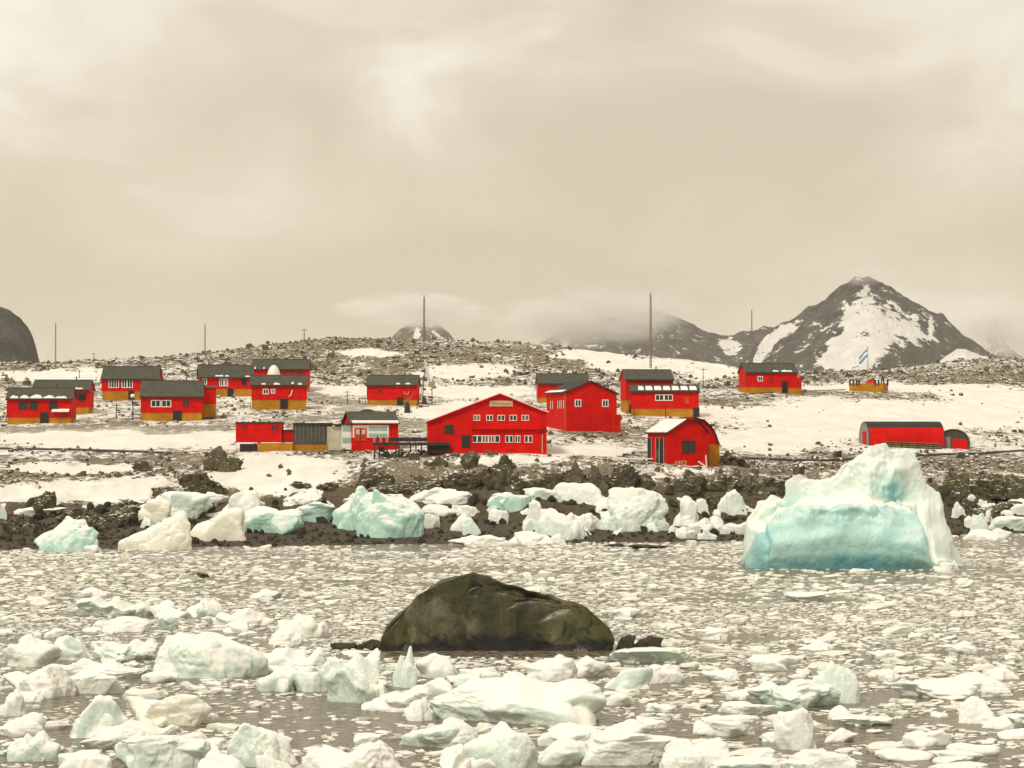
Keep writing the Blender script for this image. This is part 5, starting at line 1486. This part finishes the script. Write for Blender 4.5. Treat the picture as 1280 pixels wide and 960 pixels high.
mist(750, 396, 3500, 200, 200, 66, 'mist bank hiding the crest of the shouldered ridge', 3)
mist(800, 396, 3480, 80, 120, 55, 'mist bank hiding the crest of the shouldered ridge', 5)
mist(690, 405, 3500, 120, 160, 45, 'mist bank hiding the crest of the shouldered ridge', 7)
mist(520, 388, 5300, 240, 260, 60, 'mist on the pale pointed hill', 9)
mist(1252, 408, 5600, 150, 300, 110, 'mist around the faint spire', 13)
mist(1080, 342, 3150, 60, 70, 22, 'wisp of mist on the tip of the dark peak', 15)

# ------------------------------------------------------------------ labels that single look-alikes out by their neighbours
MARK = {}
for ob in col.objects:
    lb = ob.get('label', '')
    for key, nm in (('great dark olive boulder', 'the great dark boulder'), ('big blue green iceberg', 'the big iceberg'), ('yellow stained cream', 'the yellow stained block'), ('smooth domed mint', 'the smooth domed mint block'),
                    ('broad teal sided', 'the broad teal sided block'), ('wide low whaleback', 'the wide white whaleback'), ('rough notched', 'the rough notched block'), ('broad mint ice block with', 'the stepped mint peak'),
                    ('knobbly white', 'the knobbly white block'), ('upright hollowed', 'the upright hollowed knob'), ('lone mint green', 'the lone mint block'), ('tall teal ice block', 'the tall teal block'),
                    ('round ball like', 'the ball like block'), ('largest mint', 'the largest mint block'), ('large red two storey', 'the lodge'), ('small red boathouse', 'the boathouse'), ('cream stained ice block with', 'the undercut cream block'),
                    ('long red half barrel', 'the long barrel store'), ('long heaped pile', 'the heaped white pile'), ('dark timber landing', 'the landing stage'), ('long red flat', 'the long red shed'), ('red hut with a scalloped', 'the snow edged hut')):
        if lb.startswith(key): MARK[nm] = ob.location.copy()
ORD = ['', 'second ', 'third ', 'fourth ', 'fifth ', 'sixth ', 'seventh ', 'eighth ', 'ninth ', 'tenth ', 'eleventh ', 'twelfth ', 'thirteenth ', 'fourteenth ', 'fifteenth ', 'sixteenth ', 'seventeenth ', 'eighteenth ', 'nineteenth ', 'twentieth ']
bins = {}
land = {'the lodge', 'the boathouse', 'the landing stage', 'the long barrel store', 'the long red shed', 'the snow edged hut'}
beach = {'the lone mint block', 'the tall teal block', 'the ball like block', 'the largest mint block', 'the undercut cream block', 'the heaped white pile', 'the big iceberg'}
for o, ph in autos:
    use = land if 'rock' in ph else (beach if 'stranded' in ph else set(MARK) - land - (beach - {'the big iceberg'}))
    use = [n for n in use if n in MARK]
    nm = min(sorted(use), key=lambda n: (MARK[n].xy - o.location.xy).length)
    bins.setdefault((ph, nm), []).append(o)
for (ph, nm), obs in bins.items():
    obs.sort(key=lambda o: (MARK[nm].xy - o.location.xy).length)
    for i, o in enumerate(obs):
        o['label'] = ph + ', ' + ORD[i] + 'nearest its kind to ' + nm if i < 12 else ph + ', one of the outlying ones around ' + nm
